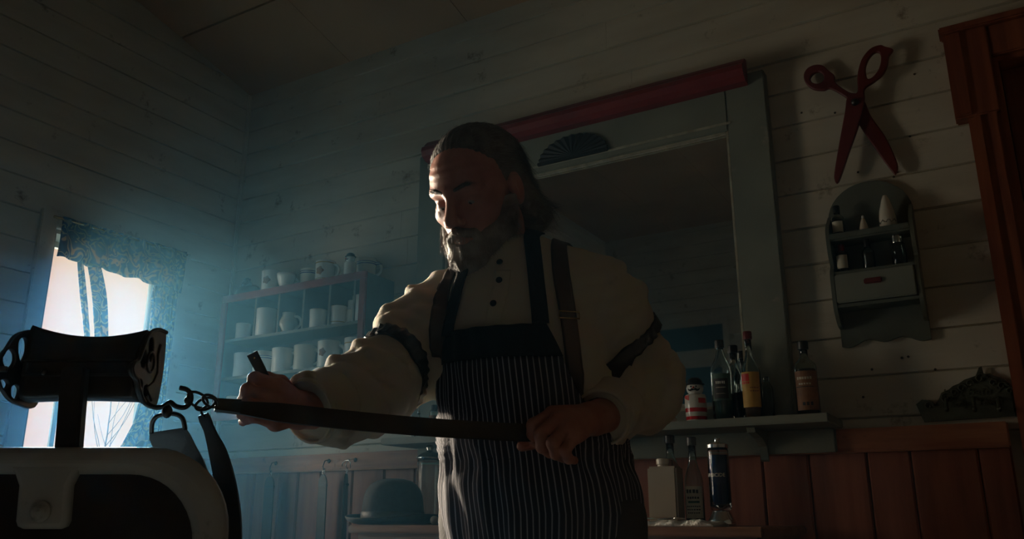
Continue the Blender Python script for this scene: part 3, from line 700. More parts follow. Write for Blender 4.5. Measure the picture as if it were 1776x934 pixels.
# ---------------- bottles
def worn(z, h, a0, a1, n, seed):
    R = random.Random(seed); out = []; w = (a1-a0)/n
    for i in range(n): out.append((a0+i*w+w*.1, a0+(i+1)*w-w*R.uniform(.12, .3), z+R.uniform(0, h*.1), z+h*R.uniform(.85, 1)))
    return out
def bottle(loc, h, rb, neck_r, shoulder, neck_z, label, liquid=None, fill=.5, lab=None, capm=None, group=None, name='tonic_bottle', rz=0, glass=None, tiptype='cap', square=False):
    t = empty(name, (0, 0, 0), label, 'bottle', group)
    w = .0022
    out = [(rb*.9, 0), (rb, .004), (rb, shoulder), (rb*.93, shoulder+(neck_z-shoulder)*.25), (neck_r*1.5, shoulder+(neck_z-shoulder)*.7), (neck_r*1.05, neck_z), (neck_r, h-.012), (neck_r*1.2, h-.011), (neck_r*1.2, h-.001)]
    inn = [(r_-w, z) for r_, z in out[1:]][::-1]; inn[0] = (neck_r*.6, h-.001); inn[1] = (neck_r*.6, h-.011); inn[-1] = (rb-w-.001, .006)
    mb = MB(); mb.lathe(out+inn+[(0, .006)], n=28, cap=False); k = 28
    mb.add([(0, 0, .002)]+[(rb*.9*math.cos(2*math.pi*i/k), rb*.9*math.sin(2*math.pi*i/k), 0) for i in range(k)], [(0, 1+(i+1) % k, 1+i) for i in range(k)])
    mb.build('glass', glass or M_glass, t, smooth=True)
    if liquid:
        top = shoulder*fill; mb = MB(); mb.lathe([(rb-w-.0015, .0066), (rb-w-.0012, top), (0, top)], n=28, cap=True); auto_smooth(mb.build('liquid', liquid, t))
    if capm:
        mb = MB()
        if tiptype == 'cap': mb.lathe([(neck_r*1.32, h-.016), (neck_r*1.35, h-.014), (neck_r*1.35, h+.004), (neck_r*1.2, h+.006), (0, h+.006)], n=22)
        else: mb.lathe([(neck_r*1.1, h-.001), (neck_r*1.1, h+.004), (neck_r*.5, h+.008), (neck_r*.45, h+.024), (neck_r*.3, h+.028), (0, h+.028)], n=18)
        auto_smooth(mb.build('cap', capm, t))
    if lab:
        m_, z0, z1, half, lines, ink = lab; rr = rb+.0007; v = []; f = []; n = 16
        for i in range(n+1):
            a = -half+2*half*i/n; v += [(rr*math.sin(a), -rr*math.cos(a), z0), (rr*math.sin(a), -rr*math.cos(a), z1)]
            v += [((rr-.0005)*math.sin(a), -(rr-.0005)*math.cos(a), z0), ((rr-.0005)*math.sin(a), -(rr-.0005)*math.cos(a), z1)]
        for i in range(n): a = 4*i; f += [(a, a+4, a+5, a+1), (a+2, a+3, a+7, a+6), (a+1, a+5, a+7, a+3), (a, a+2, a+6, a+4)]
        mb = MB(); mb.add(v, f); lo = mb.build('label', m_, t)
        for row in lines:                                          # worn print, too small to read: runs of ink patches
            mb = MB()
            for (a0, a1, za, zb) in row[1]:
                q_ = max(2, int((a1-a0)/.12)+1); v = []; f = []; r2 = rr+.0003
                for i in range(q_+1):
                    a = a0+(a1-a0)*i/q_
                    for r3 in (r2, rr-.0002): v += [(r3*math.sin(a), -r3*math.cos(a), za), (r3*math.sin(a), -r3*math.cos(a), zb)]
                for i in range(q_): a = 4*i; f += [(a, a+4, a+5, a+1), (a+1, a+5, a+7, a+3), (a, a+2, a+6, a+4)]
                f += [(0, 1, 3, 2), (4*q_, 4*q_+2, 4*q_+3, 4*q_+1)]
                mb.add(v, f)
            if mb.v: mb.build('label_print', row[0], lo)
    t.location = loc; t.rotation_euler = (0, 0, rz)
    return t
FACE = math.radians(12)
def sp(px, y, z=SZ+.0005, py=720): return (float(at(px, py, y)[0]), y, z)
gs = 'tonic bottles on the shelf under the mirror'
bottle(sp(1256, 2.335), .222, .0300, .0095, .135, .20, 'clear tonic bottle with a dark green label, tallest beside the striped figure jar', M_greenliq, .55, (M_lab_g, .055, .130, .95, [(M_ink, [(-.72, .62, .060, .116)]), (M_inkw, worn(.1005, .0085, -.52, .38, 5, 1)), (M_lab_w, worn(.0895, .003, -.5, .4, 6, 2)+worn(.073, .002, -.6, .5, 1, 3))], M_inkw), M_cap, gs, rz=FACE)
bottle(sp(1279, 2.395), .215, .027, .0105, .118, .16, 'clear bottle with no label standing between the green and the yellow labelled bottles', M_brownliq, .7, None, M_cap, gs)
bottle(sp(1307, 2.335), .238, .0270, .0090, .128, .18, 'slender bottle with a yellow label and a red cap on the shelf', M_amber, .9, (M_lab_y, .032, .128, 1.0, [(M_inkred, [(-.98, -.12, .103, .123)]+worn(.095, .007, -.95, -.1, 4, 4)), (M_lab_b, worn(.083, .003, -.1, .8, 5, 5)+worn(.074, .003, -.1, .8, 4, 6))], M_inkred), M_capred, gs, rz=FACE)
bottle(sp(1333, 2.40), .125, .018, .008, .09, .11, 'short narrow clear vial behind the yellow labelled bottle', None, .5, None, None, gs)
bottle(sp(1404, 2.36), .200, .0300, .0105, .135, .165, 'stout dark bottle with a brown paper label at the door end of the shelf', M_brownliq, .95, (M_lab_b, .018, .122, 1.1, [(M_lab_w, worn(.099, .008, -.85, .5, 6, 7)+worn(.085, .005, -.7, .4, 5, 8)), (M_ink, [(-1.05, .6, .0785, .0805)]+worn(.030, .010, -.5, .5, 3, 9))], M_ink), M_cap, gs, rz=FACE)
bottle(sp(725, 2.36, py=765), .090, .0145, .0045, .062, .076, 'small clear bottle with a pourer tip at the cabinet end of the shelf', None, .4, None, M_chrome, gs, tiptype='tip')
bottle(sp(752, 2.35, py=765), .105, .0170, .0085, .085, .098, 'small amber bottle half hidden behind the apron on the shelf', M_amber, .8, (M_lab_b, .03, .075, 1.0, [], M_ink), M_cap, gs)
fj = figure_jar('figure_jar', .92, 'red-striped ceramic jar shaped like a moustached man in a black bowler', 'jar', True); fj.location = sp(1208, 2.32); fj.rotation_euler = (0, 0, .15)
# scuttle: white ceramic shaving pot with a broad foot and ring handle
t = empty('shaving_scuttle', sp(1150, 2.33), 'white ceramic shaving scuttle with a ring handle beside the striped figure jar', 'scuttle'); x, y, z = t.location
mb = MB(); mb.lathe([(.050, 0), (.053, .006), (.047, .018), (.036, .036), (.028, .054), (.026, .072), (.031, .082), (.028, .082), (.023, .072), (.025, .054), (.030, .03), (0, .012)], c=(x-.01, y, z), n=32, cap=False)
mb.lathe([(0, 0), (.050, 0)], c=(x-.01, y, z), n=32, cap=False); mb.build('pot', M_cer, t, smooth=True)
mb = MB(); mb.tube([(x+.034+.020*math.cos(a), y-.004, z+.053+.021*math.sin(a)) for a in np.linspace(0, 2*math.pi, 20)[:-1]], .0052, 10, closed=True); mb.build('handle', M_cer, t, smooth=True)

# ---------------- scissors on the wall
def wall2(px, py, y=2.445): p = at(px, py, y); return (float(p[0]), float(p[2]))
def sc(x, y): return wall2(1380+x/3.59, 70+y/3.59)
MW = lambda y: Matrix(((1, 0, 0, 0), (0, 0, -1, y), (0, 1, 0, 0), (0, 0, 0, 1)))
r = empty('wall_scissors', (*[at(1487, 170, YB)[0]], YB, 2.0), 'giant dark red wooden scissors hung open on the board wall', 'scissors')
A = smooth_loop([sc(*p) for p in ((322, 372), (300, 345), (215, 298), (170, 308), (105, 300), (60, 262), (48, 215), (70, 172), (115, 150), (165, 152), (205, 185), (240, 215), (250, 262), (330, 318), (385, 330), (430, 380), (470, 470), (560, 600), (632, 760), (624, 826), (600, 815), (500, 680), (405, 540), (350, 440))], 5)
Ah = smooth_loop([sc(*p) for p in ((90, 232), (110, 205), (145, 192), (172, 215), (168, 250), (135, 266), (102, 258))], 4)
B = smooth_loop([sc(*p) for p in ((388, 330), (388, 250), (395, 190), (420, 120), (470, 62), (530, 40), (560, 50), (610, 68), (585, 110), (575, 170), (545, 225), (490, 270), (435, 310), (432, 370), (420, 450), (390, 560), (340, 700), (285, 860), (262, 896), (248, 880), (246, 830), (275, 650), (310, 460), (322, 372), (350, 345))], 5)
Bh = smooth_loop([sc(*p) for p in ((445, 235), (440, 180), (460, 125), (495, 88), (525, 90), (535, 130), (520, 190), (490, 232), (460, 250))], 4)
for lp, hl, y in ((A, Ah, 2.452), (B, Bh, 2.437)):
    v, f = plate([lp, hl], .014, MW(y), .004); mesh_obj('scissor_blade', v, f, M_redd, r)
mb = MB(); q = sc(375, 400); mb.lathe([(0, -.006), (.009, -.004), (.010, 0), (.010, .022)], M=Matrix.Rotation(math.radians(90), 3, 'X') @ Matrix.Rotation(math.pi, 3, 'X'), c=(q[0], 2.424, q[1]), n=18); mb.build('pivot_screw', M_iron, r, smooth=True)

# ---------------- hanging rack with arched back
RX0, RX1, RY0 = -.392, -.168, 2.385
r = empty('hanging_rack', (-.28, YB, 1.455), 'grey wooden wall rack with arched back, two bottle shelves and a drawer', 'rack')
cxr = (RX0+RX1)/2; hw = (RX1-RX0)/2
arch = [(cxr-hw, 1.80)]+[(cxr-hw*math.cos(a), 1.815+.105*math.sin(a)) for a in np.linspace(.05, math.pi-.05, 18)]+[(cxr+hw, 1.80), (cxr+hw, 1.452)]
sc_ = [(cxr+hw-2*hw*u, 1.452+.006*math.sin(u*math.pi*2*2.5+math.pi)+.010*math.sin(u*math.pi)) for u in np.linspace(.04, .96, 22)]
v, f = plate([arch+sc_+[(cxr-hw, 1.452)]], .012, MW(2.4645), .0); mesh_obj('back_board', v, f, M_greyd, r)
side = smooth_loop([(2.457, 1.50), (RY0+.04, 1.505), (RY0+.012, 1.53), (RY0, 1.56), (RY0, 1.64), (RY0+.022, 1.67), (RY0+.004, 1.70), (RY0, 1.76), (RY0+.02, 1.79), (2.457, 1.83)], 4, closed=False)
for x in (RX0, RX1-.010):
    n = len(side); v = [(xx, y, z) for xx in (x, x+.010) for y, z in side]; mb = MB()
    mb.add(v, [(i, (i+1) % n, n+(i+1) % n, n+i) for i in range(n)]+[tuple(reversed(range(n))), tuple(range(n, 2*n))]); mb.build('side_board', M_greyd, r)
for z in (1.745, 1.648, 1.556):
    mb = MB(); mb.box(RX0+.0105, RX1-.0105, RY0+.004, 2.4575, z-.009, z, .001); mb.build('shelf', M_greyd, r)
mb = MB(); mb.box(RX0+.0105, RX1-.0105, RY0-.001, RY0+.0035, 1.741, 1.757, .001); mb.build('shelf_rail', M_greyd, r)
mb = MB(); mb.box(RX0+.012, RX1-.012, RY0-.006, RY0+.008, 1.5575, 1.6375, .003); mb.box(RX0+.014, RX1-.014, RY0+.008, 2.455, 1.559, 1.60); dr = mb.build('drawer', M_grey, r)
mb = MB(); mb.box(cxr-.026, cxr+.020, RY0-.012, RY0-.0055, 1.600, 1.616, .003); mb.build('label_plate', M_redd, dr)
def rk(px, y, z): return (float(at(px, 420, y)[0]), y, z)
gr = 'bottles in the grey hanging rack'
bottle((-.362, 2.425, 1.7455), .098, .0175, .007, .066, .08, 'dark bottle with a square tan label on the rack\'s upper shelf', M_brownliq, .9, (M_lab_w, .022, .054, .9, [], M_ink), M_cap, gr)
bottle((-.360, 2.42, 1.6485), .078, .0165, .007, .056, .068, 'bottle with a cream label on the rack\'s lower shelf', M_brownliq, .9, (M_lab_w, .012, .050, 1.0, [], M_ink), M_capred, gr)
bottle((-.292, 2.42, 1.6485), .082, .0165, .0065, .05, .066, 'plain dark bottle between the other two on the rack\'s lower shelf', M_brownliq, .95, None, M_cap, gr)
bottle((-.215, 2.42, 1.6485), .080, .019, .012, .05, .066, 'clear glass bottle on the rack\'s lower shelf at its door side', None, .5, None, M_chrome, gr)
t = empty('powder_shaker', (-.295, 2.425, 1.7455), 'small white cone-topped shaker on the rack\'s upper shelf', 'shaker')
mb = MB(); mb.lathe([(0, 1.7455), (.0125, 1.7455), (.0135, 1.75), (.012, 1.772), (.009, 1.785), (.004, 1.800), (0, 1.802)], c=(-.295, 2.425, 0), n=24); mb.build('body', M_cer2, t, smooth=True)
mb = MB(); mb.lathe([(0, 1.8015), (.004, 1.8015), (.003, 1.808), (0, 1.81)], c=(-.295, 2.425, 0), n=14); mb.build('nozzle', M_cer, t, smooth=True)
t = empty('powder_bottle', (-.232, 2.425, 1.7455), 'large white cone-shaped powder bottle on the rack\'s upper shelf', 'bottle')
mb = MB(); mb.lathe([(0, 1.7455), (.022, 1.7455), (.0235, 1.75), (.022, 1.79), (.019, 1.812), (.011, 1.842), (.006, 1.856), (0, 1.858)], c=(-.232, 2.425, 0), n=28); bb = mb.build('body', M_cer2, t, smooth=True)
mb = MB(); mb.tube([(-.232+.0237*math.sin(a), 2.425-.0237*math.cos(a), 1.776+.0035*math.sin(a*9)+.0015*math.sin(a*23)) for a in np.linspace(-1.1, 1.1, 40)], .0006, 5); mb.build('worn_script', M_ink, t, smooth=True)

# ---------------- cast iron towel bar sign above the rail
r = empty('iron_sign', (-.05, YB, 1.235), 'dark cast iron scrollwork sign with raised bath lettering over the rail near the door', 'sign')
def wi(px, py): return wall2(px, py, 2.45)
top = [wi(*p) for p in ((1588, 700), (1598, 692), (1612, 693), (1622, 700), (1628, 690), (1632, 680), (1645, 674), (1652, 668), (1662, 664), (1672, 657), (1684, 653), (1692, 650), (1697, 636), (1702, 634), (1706, 648), (1716, 646), (1728, 652), (1742, 657), (1752, 664), (1764, 669), (1772, 680))]
xr_ = 2*top[-1][0]-.0
pl = top+[(-.006, wi(1776, 690)[1]), (-.006, 1.240), (wi(1600, 712)[0], 1.236)]
pl = [(min(a, -.006), b) for a, b in pl]
base_pts = pl
v, f = plate([pl], .007, MW(2.462), .001); mesh_obj('plate', v, f, M_patina, r)
mb = MB()
for (px, py, rr) in ((1611, 703, 9), (1641, 690, 12), (1655, 680, 7), (1668, 672, 8), (1682, 664, 7), (1700, 655, 10), (1722, 663, 7), (1738, 668, 8), (1752, 677, 7)):
    c = wi(px, py); k = rr*.00155
    pts = [(c[0]+k*(1-.09*i)*math.cos(i*.75), 2.4555, c[1]+k*(1-.09*i)*math.sin(i*.75)) for i in range(10)]; mb.tube(pts, .0022, 6)
mb.build('scrollwork', M_patina, r, smooth=True)
c = wi(1712, 677); v, f = text_geo('Hot Bath 25\u00a2', .030, MW(2.4575) @ Matrix.Translation((c[0]-.022, c[1], 0)), .003, shear=.25); v = [(min(p[0], -.004), p[1], p[2]) for p in v]; mesh_obj('lettering', v, f, M_patina, r)
c = wi(1706, 697); v, f = text_geo('Soap   Towel', .022, MW(2.4575) @ Matrix.Translation((c[0]-.018, c[1], 0)), .003, shear=.2); v = [(min(p[0], -.004), p[1], p[2]) for p in v]; mesh_obj('lettering', v, f, M_patina, r)
for px in (1642, 1690, 1732):
    c = wi(px, 700); mb = MB(); mb.tube([(c[0], 2.458, c[1]+.016), (c[0], 2.440, c[1]+.010), (c[0], 2.430, c[1]-.008), (c[0], 2.424, c[1]-.018), (c[0], 2.414, c[1]-.014)], [.004, .004, .0045, .0055, .005], 8); mb.build('hook', M_patina, r, smooth=True)
# nails and knot marks in the wall boards (real nail heads)
mb = MB()
for px, py in ((1586, 128), (1488, 298), (1550, 306), (1556, 298), (1448, 195), (1390, 195), (1578, 236), (1564, 620), (1622, 640), (1575, 618), (1512, 640), (1497, 688)):
    p = at(px, py, YB-.003); mb.sphere((p[0], YB-.0015, p[2]), (.0035, .0015, .0035), 8)
structure(mb.build('trim_7', M_iron))
# ------------------------------------------------------------------ back counter and what stands on it
KX0, KX1, KY0, KY1, KZ = -1.745, -.53, 2.0, YB-.026, .978
r = empty('back_counter', ((KX0+KX1)/2, 2.2, 0), 'low wooden counter along the back wall with drawers, a bowler hat on its window end', 'counter')
mb = MB(); mb.box(KX0, KX1, KY0, KY1, KZ-.022, KZ, .004); mb.build('top', M_wood, r)
mb = MB(); mb.box(KX0+.02, KX1-.02, KY0+.025, KY1-.01, .10, KZ-.0225); mb.box(KX0+.05, KX1-.05, KY0+.06, KY1-.02, 0, .10); mb.build('case', M_counter, r)
n = 3; ww = (KX1-KX0-.06)/n
for k in range(n):
    x0 = KX0+.03+k*ww
    for z0, z1, nm in ((.80, .945, 'drawer'), (.13, .785, 'door')):
        mb = MB(); mb.box(x0+.01, x0+ww-.01, KY0+.008, KY0+.0245, z0, z1, .004); q = mb.build(nm, M_counter, r)
        mb = MB(); mb.lathe([(0, 0), (.006, 0), (.006, .012), (.014, .018), (.014, .024), (0, .028)], M=Matrix.Rotation(math.radians(90), 3, 'X'), c=(x0+ww/2 if nm == 'drawer' else x0+ww-.05, KY0+.0085, (z0+z1)/2), n=16); mb.build('knob', M_brass, q, smooth=True)
Z0 = KZ+.0006
def cp(px, y, py=905): return (float(at(px, py, y)[0]), y, Z0)

# bowler hat
hx, hy, _ = cp(681, 2.15); t = empty('bowler_hat', (hx, hy, Z0), 'black felt bowler hat resting on the wooden counter', 'hat')
mb = MB(); rot = Matrix.Rotation(.35, 3, 'Z')
dome = [(.096, .008), (.095, .02), (.0925, .05), (.089, .075), (.082, .096), (.070, .112), (.052, .123), (.028, .129), (0, .131)]
v = []; f = []; n = 48
prof = [(.092, .004)]+dome
mb.lathe(prof, c=(hx, hy, Z0+.006), n=48, sx=.94, sy=1.12, M=None, cap=False)
mb.build('crown', M_blackfelt, t, smooth=True)
mb = MB(); rows = []
for (rr, zz) in ((.090, .007), (.105, .004), (.120, .005), (.133, .0095), (.140, .016), (.1425, .021), (.139, .0225), (.131, .0165), (.118, .0105), (.104, .0085), (.090, .011)):
    rows.append([(rr*math.cos(a)*.94, rr*math.sin(a)*1.12, zz+(max(0, rr-.1)*.30*abs(math.cos(a))**2) ) for a in np.linspace(0, 2*math.pi, n, endpoint=False)])
v = [(p[0]+hx, p[1]+hy, p[2]+Z0-.004+.0006) for rw in rows for p in rw]; m = len(rows)
f = [(i*n+k, i*n+(k+1) % n, ((i+1) % m)*n+(k+1) % n, ((i+1) % m)*n+k) for i in range(m) for k in range(n)]
mb.add(v, f); mb.build('brim', M_blackfelt, t, smooth=True)
mb = MB(); mb.lathe([(.0955, .010), (.0972, .012), (.0955, .036), (.0935, .038)], c=(hx, hy, Z0), n=48, sx=.945, sy=1.125, cap=False); mb.build('band', M_ribbon, t, smooth=True)
# jar
t = empty('glass_jar', cp(742, 2.33), 'tall ribbed clear glass jar with a domed glass lid behind the bowler hat', 'jar'); x, y, z = t.location
mb = MB(); rr = .040
v = []; f = []; n = 60; prof = [(.90, 0), (.97, .006), (1, .02), (1, .165), (.97, .178), (.93, .186), (.93, .196), (1.0, .198), (1.0, .203), (.90, .203), (.86, .19), (.92, .17), (.93, .02), (.85, .010), (0, .010)]
for i, (q, zz) in enumerate(prof):
    for k in range(n):
        a = 2*math.pi*k/n; rib = 1+(.018*math.cos(a*20) if 2 <= i <= 3 else 0); v.append((x+rr*q*rib*math.cos(a), y+rr*q*rib*math.sin(a), z+zz))
f = [(i*n+k, i*n+(k+1) % n, (i+1)*n+(k+1) % n, (i+1)*n+k) for i in range(len(prof)-1) for k in range(n)]; f.append(tuple(reversed(range(n))))
mb.add(v, f); mb.build('glass', M_glass, t, smooth=True)
mb = MB(); mb.lathe([(.036, .2035), (.043, .204), (.044, .210), (.040, .214), (.028, .224), (.012, .229), (.010, .234), (.014, .242), (.010, .250), (0, .252)], c=(x, y, z), n=36); mb.build('lid', M_chrome, t, smooth=True)
# brush with round wooden knob
t = empty('neck_duster', cp(762, 2.13), 'dark bristle brush with a pale round wooden knob lying beside the hat brim', 'brush'); x, y, z = t.location
mb = MB(); mb.sphere((x-.004, y-.02, z+.0125), (.0125, .0125, .0125), 20); mb.build('knob', M_plast, t, smooth=True)
mb = MB(); mb.tube([(x-.004, y-.009, z+.0125), (x-.002, y+.02, z+.013), (x, y+.045, z+.015)], [.006, .007, .009], 12); mb.build('handle', M_wood, t, smooth=True)
mb = MB(); R = random.Random(3)
for i in range(160):
    a = R.uniform(0, 2*math.pi); q = R.random()**.5*.009; b = R.uniform(.6, 1.8); mb.tube([(x+q*math.cos(a), y+.043, z+.0165+q*math.sin(a)*.8), (x+b*q*math.cos(a)+R.uniform(-.002, .002), y+.043+R.uniform(.035, .05), max(z+.001, z+.0185+b*q*math.sin(a)))], [.0007, .0004], 3)
mb.build('bristles', M_ink, t)
# towel and instruments
t = empty('folded_towel', cp(1180, 2.08), 'folded white towel lying on the counter in front of the plastic bottle', 'towel')
x0, x1 = float(at(1108, 900, 2.06)[0]), float(at(1250, 900, 2.06)[0]); gx, gy = 40, 12
fr = np.zeros((gy, gx, 3)); bk = np.zeros((gy, gx, 3))
for j in range(gy):
    for i in range(gx):
        u, w = i/(gx-1), j/(gy-1); e = min(1, 9*min(u, 1-u))*min(1, 5*min(w, 1-w)+.2); x = x0+(x1-x0)*u; y = 2.012+.11*w
        fr[j, i] = (x, y, Z0+.004+.009*e+.0025*math.sin(u*17+w*5)+.0015*math.sin(u*41)); bk[j, i] = (x, y, Z0)
mb = MB(); mb.slab(fr, bk); mb.build('cloth', M_towel, t, smooth=True)
def shears(name, x, y, z, ang, label):
    t = empty(name, (x, y, z), label, 'scissors', rz=ang)
    inv = t.matrix_basis
    for s in (-1, 1):
        mb = MB(); mb.tube([(.045+.013*math.cos(a), s*.015+.010*math.sin(a), .0) for a in np.linspace(0, 2*math.pi, 18)[:-1]], .002, 7, closed=True)
        mb.tube([(.032, s*.013, 0), (.012, s*.004, 0), (0, 0, 0), (-.05, -s*.004, 0)], [.002, .0024, .003, .0008], 7)
        o = mb.build('blade', M_chrome, None, smooth=True); o.parent = t
    return t
shears('cutting_shears', float(at(1160, 890, 2.06)[0])-.02, 2.05, Z0+.0185, .5, 'small steel shears with ring handles lying on the white towel')
shears('thinning_shears', float(at(1112, 890, 2.03)[0])+.0, 2.035, Z0+.0185, 2.9, 'steel shears half hidden by the apron hip, at the towel end')

# plastic bottle, tonic bottles, disinfectant jar
x0, x1 = float(at(1129, 898, 2.14)[0]), float(at(1170, 898, 2.14)[0])
t = empty('plastic_bottle', ((x0+x1)/2, 2.17, Z0), 'square-shouldered beige plastic bottle with a white screw cap on the counter', 'bottle')
mb = MB(); mb.box(x0-.006, x1+.010, 2.14, 2.195, Z0, Z0+.148, .005); mb.build('body', M_plast, t)
mb = MB(); mb.lathe([(.015, .1485), (.015, .153), (.0175, .154), (.0175, .167), (.015, .169), (0, .169)], c=((x0+x1)/2-.003, 2.168, Z0), n=24); auto_smooth(mb.build('cap', M_cer2, t))
gc = 'bottles on the counter beside the barber'
bottle((float(at(1162, 780, 2.30)[0]), 2.30, Z0), .235, .026, .0105, .14, .185, 'clear long-necked bottle standing behind the plastic bottle', M_brownliq, .6, None, M_cap, gc)
bottle((float(at(1200, 780, 2.20)[0]), 2.20, Z0), .218, .0245, .0095, .105, .165, 'long-necked bottle with a cream paper label on the counter', M_brownliq, .8, (M_lab_w, .018, .098, 1.05, [(M_ink, worn(.080, .010, -.8, .6, 4, 11)+worn(.066, .006, -.7, .6, 5, 12)), (M_greenliq, [(-.6, .6, .056, .061)]), (M_ink, worn(.046, .003, -.8, .7, 7, 13)+worn(.038, .003, -.8, .7, 6, 14)+worn(.030, .003, -.7, .6, 6, 15))], M_ink), M_cap, gc, rz=FACE)
jx = float(at(1249, 850, 2.16)[0]); t = empty('disinfectant_jar', (jx, 2.16, Z0), 'tall blue disinfectant jar with steel lid and base, white lettering', 'jar')
mb = MB(); mb.lathe([(0, 0), (.033, 0), (.034, .004), (.0335, .012), (.030, .018), (.024, .030), (.021, .036), (0, .036)], c=(jx, 2.16, Z0), n=36); auto_smooth(mb.build('base', M_chrome, t), 50)
mb = MB(); mb.lathe([(.018, .0365), (.0245, .038), (.0265, .05), (.0265, .182), (.025, .188), (.023, .188), (.0245, .18), (.0245, .05), (0, .044)], c=(jx, 2.16, Z0), n=36, cap=False); mb.build('glass', M_glass, t, smooth=True)
mb = MB(); mb.lathe([(.0235, .0515), (.0238, .172), (0, .172)], c=(jx, 2.16, Z0), n=36); auto_smooth(mb.build('liquid', M_blueliq, t))
mb = MB(); mb.lathe([(.026, .1885), (.028, .190), (.028, .198), (.024, .201), (.008, .203), (.006, .208), (.008, .214), (0, .216)], c=(jx, 2.16, Z0), n=30); auto_smooth(mb.build('lid', M_chrome, t), 50)
v, f = text_geo('BARBICIDE', .0125, Matrix.Translation((jx, 2.16, Z0+.122)) @ Matrix.Rotation(-.25, 4, 'Z'), .0004, bend=.0269); mesh_obj('lettering', v, f, M_inkw, t)

# strops hanging on the rail
for k, (px, w, edge, lab) in enumerate(((474, .052, False, 'dark wide leather strop hanging from the rail nearest the corner'), (566, .042, False, 'leather strop with a pointed yoke hanging from the middle rail hook'), (612, .040, True, 'leather strop hanging edge-on beside the bowler hat on a bright wire hook'))):
    x = float(at(px, 830, 2.44)[0]); t = empty('razor_strop', (x, 2.435, 1.05), lab, 'strop', 'strops hanging from the wainscot rail')
    mb = MB(); ang = 1.15 if edge else .06
    ca, sa = math.cos(ang), math.sin(ang)
    def R2(u, d): return (x+u*ca+d*sa, 2.425-abs(sa)*.022-u*sa+d*ca)
    zt_ = 1.145
    prof = [(-.5, 0), (-.5, -.01), (-.32, .012), (-.16, .024), (.16, .024), (.32, .012), (.5, -.01)]
    zs = [.62, .72, .85, .95, 1.05, 1.11, 1.128, 1.14, 1.150]; ws = [w*.98, w, w, w, w, w, w*.95, w*.72, w*.36]
    fr = np.zeros((len(zs), 5, 3)); bk = np.zeros((len(zs), 5, 3))
    for i, (z, ww_) in enumerate(zip(zs, ws)):
        for j in range(5):
            u = (j/4-.5)*ww_; a = R2(u, -.0025+.002*math.sin(z*9)); b = R2(u, .0025+.002*math.sin(z*9)); fr[i, j] = (*a, z); bk[i, j] = (*b, z)
    mb.slab(fr, bk); mb.build('leather', M_brownleather if k != 1 else M_leather, t)
    mb = MB(); a = R2(0, -.003); b = R2(0, .003); mb.box(min(a[0], b[0])-w*.42*ca-.001, max(a[0], b[0])+w*.42*ca+.001, min(a[1], b[1])-.003, max(a[1], b[1])+.003, 1.108, 1.116, .001); mb.build('stitched_yoke', M_leather, t)
    mb = MB(); c = R2(0, 0); mb.tube([(c[0], c[1], 1.146), (c[0]+.006*ca, c[1], 1.155), (c[0]+.004, c[1], 1.166), (c[0]-.004, c[1], 1.166), (c[0]-.006*ca, c[1], 1.155)], .0016, 6, closed=True); mb.build('ring', M_chrome, t, smooth=True)
    hk = empty('rail_hook', (c[0], 2.44, 1.19), ('dull wire hook nearest the corner on the rail', 'wire hook in the middle of the rail above the pointed strop', 'bright wire hook above the bowler hat')[k], 'hook', 'hooks screwed into the wainscot rail')
    mb = MB(); mb.tube([(c[0], YB-.024, 1.200), (c[0], YB-.034, 1.204), (c[0], c[1]+.002, 1.200), (c[0], c[1]-.006, 1.180), (c[0], c[1]-.001, 1.168), (c[0], c[1]+.006, 1.172)], .0018, 7)
    if edge: mb.tube([(c[0]-.020, c[1]-.004, 1.176), (c[0]-.018, c[1]-.004, 1.188), (c[0]-.008, c[1]-.003, 1.196), (c[0]+.008, c[1]-.003, 1.197), (c[0]+.018, c[1]-.004, 1.190), (c[0]+.020, c[1]-.004, 1.170)], .0018, 7)
    mb.build('wire', M_chrome if edge else M_iron, hk, smooth=True)
    mb = MB(); mb.sphere((c[0], YB-.026, 1.201), (.008, .003, .008), 14); mb.build('screw_plate', M_iron, hk, smooth=True)

# ------------------------------------------------------------------ barber chair, seen from behind
H0 = np.array([FW[0], FW[1], 0]); H0 /= np.linalg.norm(H0)        # away from the camera, level
r = empty('barber_chair', tuple(dp(93, 800, 1.20)*np.array([1, 1, 0])), 'antique barber chair seen from behind with cream enamel frame and dark leather back', 'chair')
DB = 1.11
def uv_(px, py, D=DB):                                             # chair-frame plane coordinates
    p = dp(px, py, D)-CAM; return np.array([p@RT, p[2]+CAMZ])
cu_ = uv_(93, 800)[0]
TILT = .10
O_ = dp(93, 775, DB); Ofw = (O_-CAM)@H0
up_ = np.array([0, 0, 1.])-H0*TILT*-1.0*(-1); up_ = np.array([0, 0, 1.])*1.0 - H0*TILT*1.0*(-1.0)*(-1.0)
up_ = np.array([0, 0, 1.]) - H0*(.12); up_ /= np.linalg.norm(up_)    # leans back towards the camera at the top
nrm_ = np.cross(RT, up_)                                            # towards the camera side
if nrm_@H0 > 0: nrm_ = -nrm_
zt0 = O_[2]; 
MC = Matrix(((RT[0], up_[0], nrm_[0], O_[0]), (RT[1], up_[1], nrm_[1], O_[1]), (RT[2], up_[2], nrm_[2], O_[2]), (0, 0, 0, 1)))   # origin: middle of the top edge
hw, hh = .234, .50
def rrect(w, top, bot, rad, n=10):
    out = []
    for (cx, cy, a0) in ((w-rad, top-rad, 0), (-w+rad, top-rad, 90), (-w+rad*.6, bot+rad*.6, 180), (w-rad*.6, bot+rad*.6, 270)):
        rr = rad if a0 < 180 else rad*.6
        for k in range(n+1): a = math.radians(a0+90*k/n); out.append((cx+rr*math.cos(a), cy+rr*math.sin(a)))
    return out
outer = rrect(hw, 0, -hh, .105)
inner = rrect(hw-.044, -.035, -hh+.05, .085)
v, f = plate([outer, inner], .034, MC, .0155); bf = auto_smooth(mesh_obj('back_frame', v, f, M_enamel, r), 60)
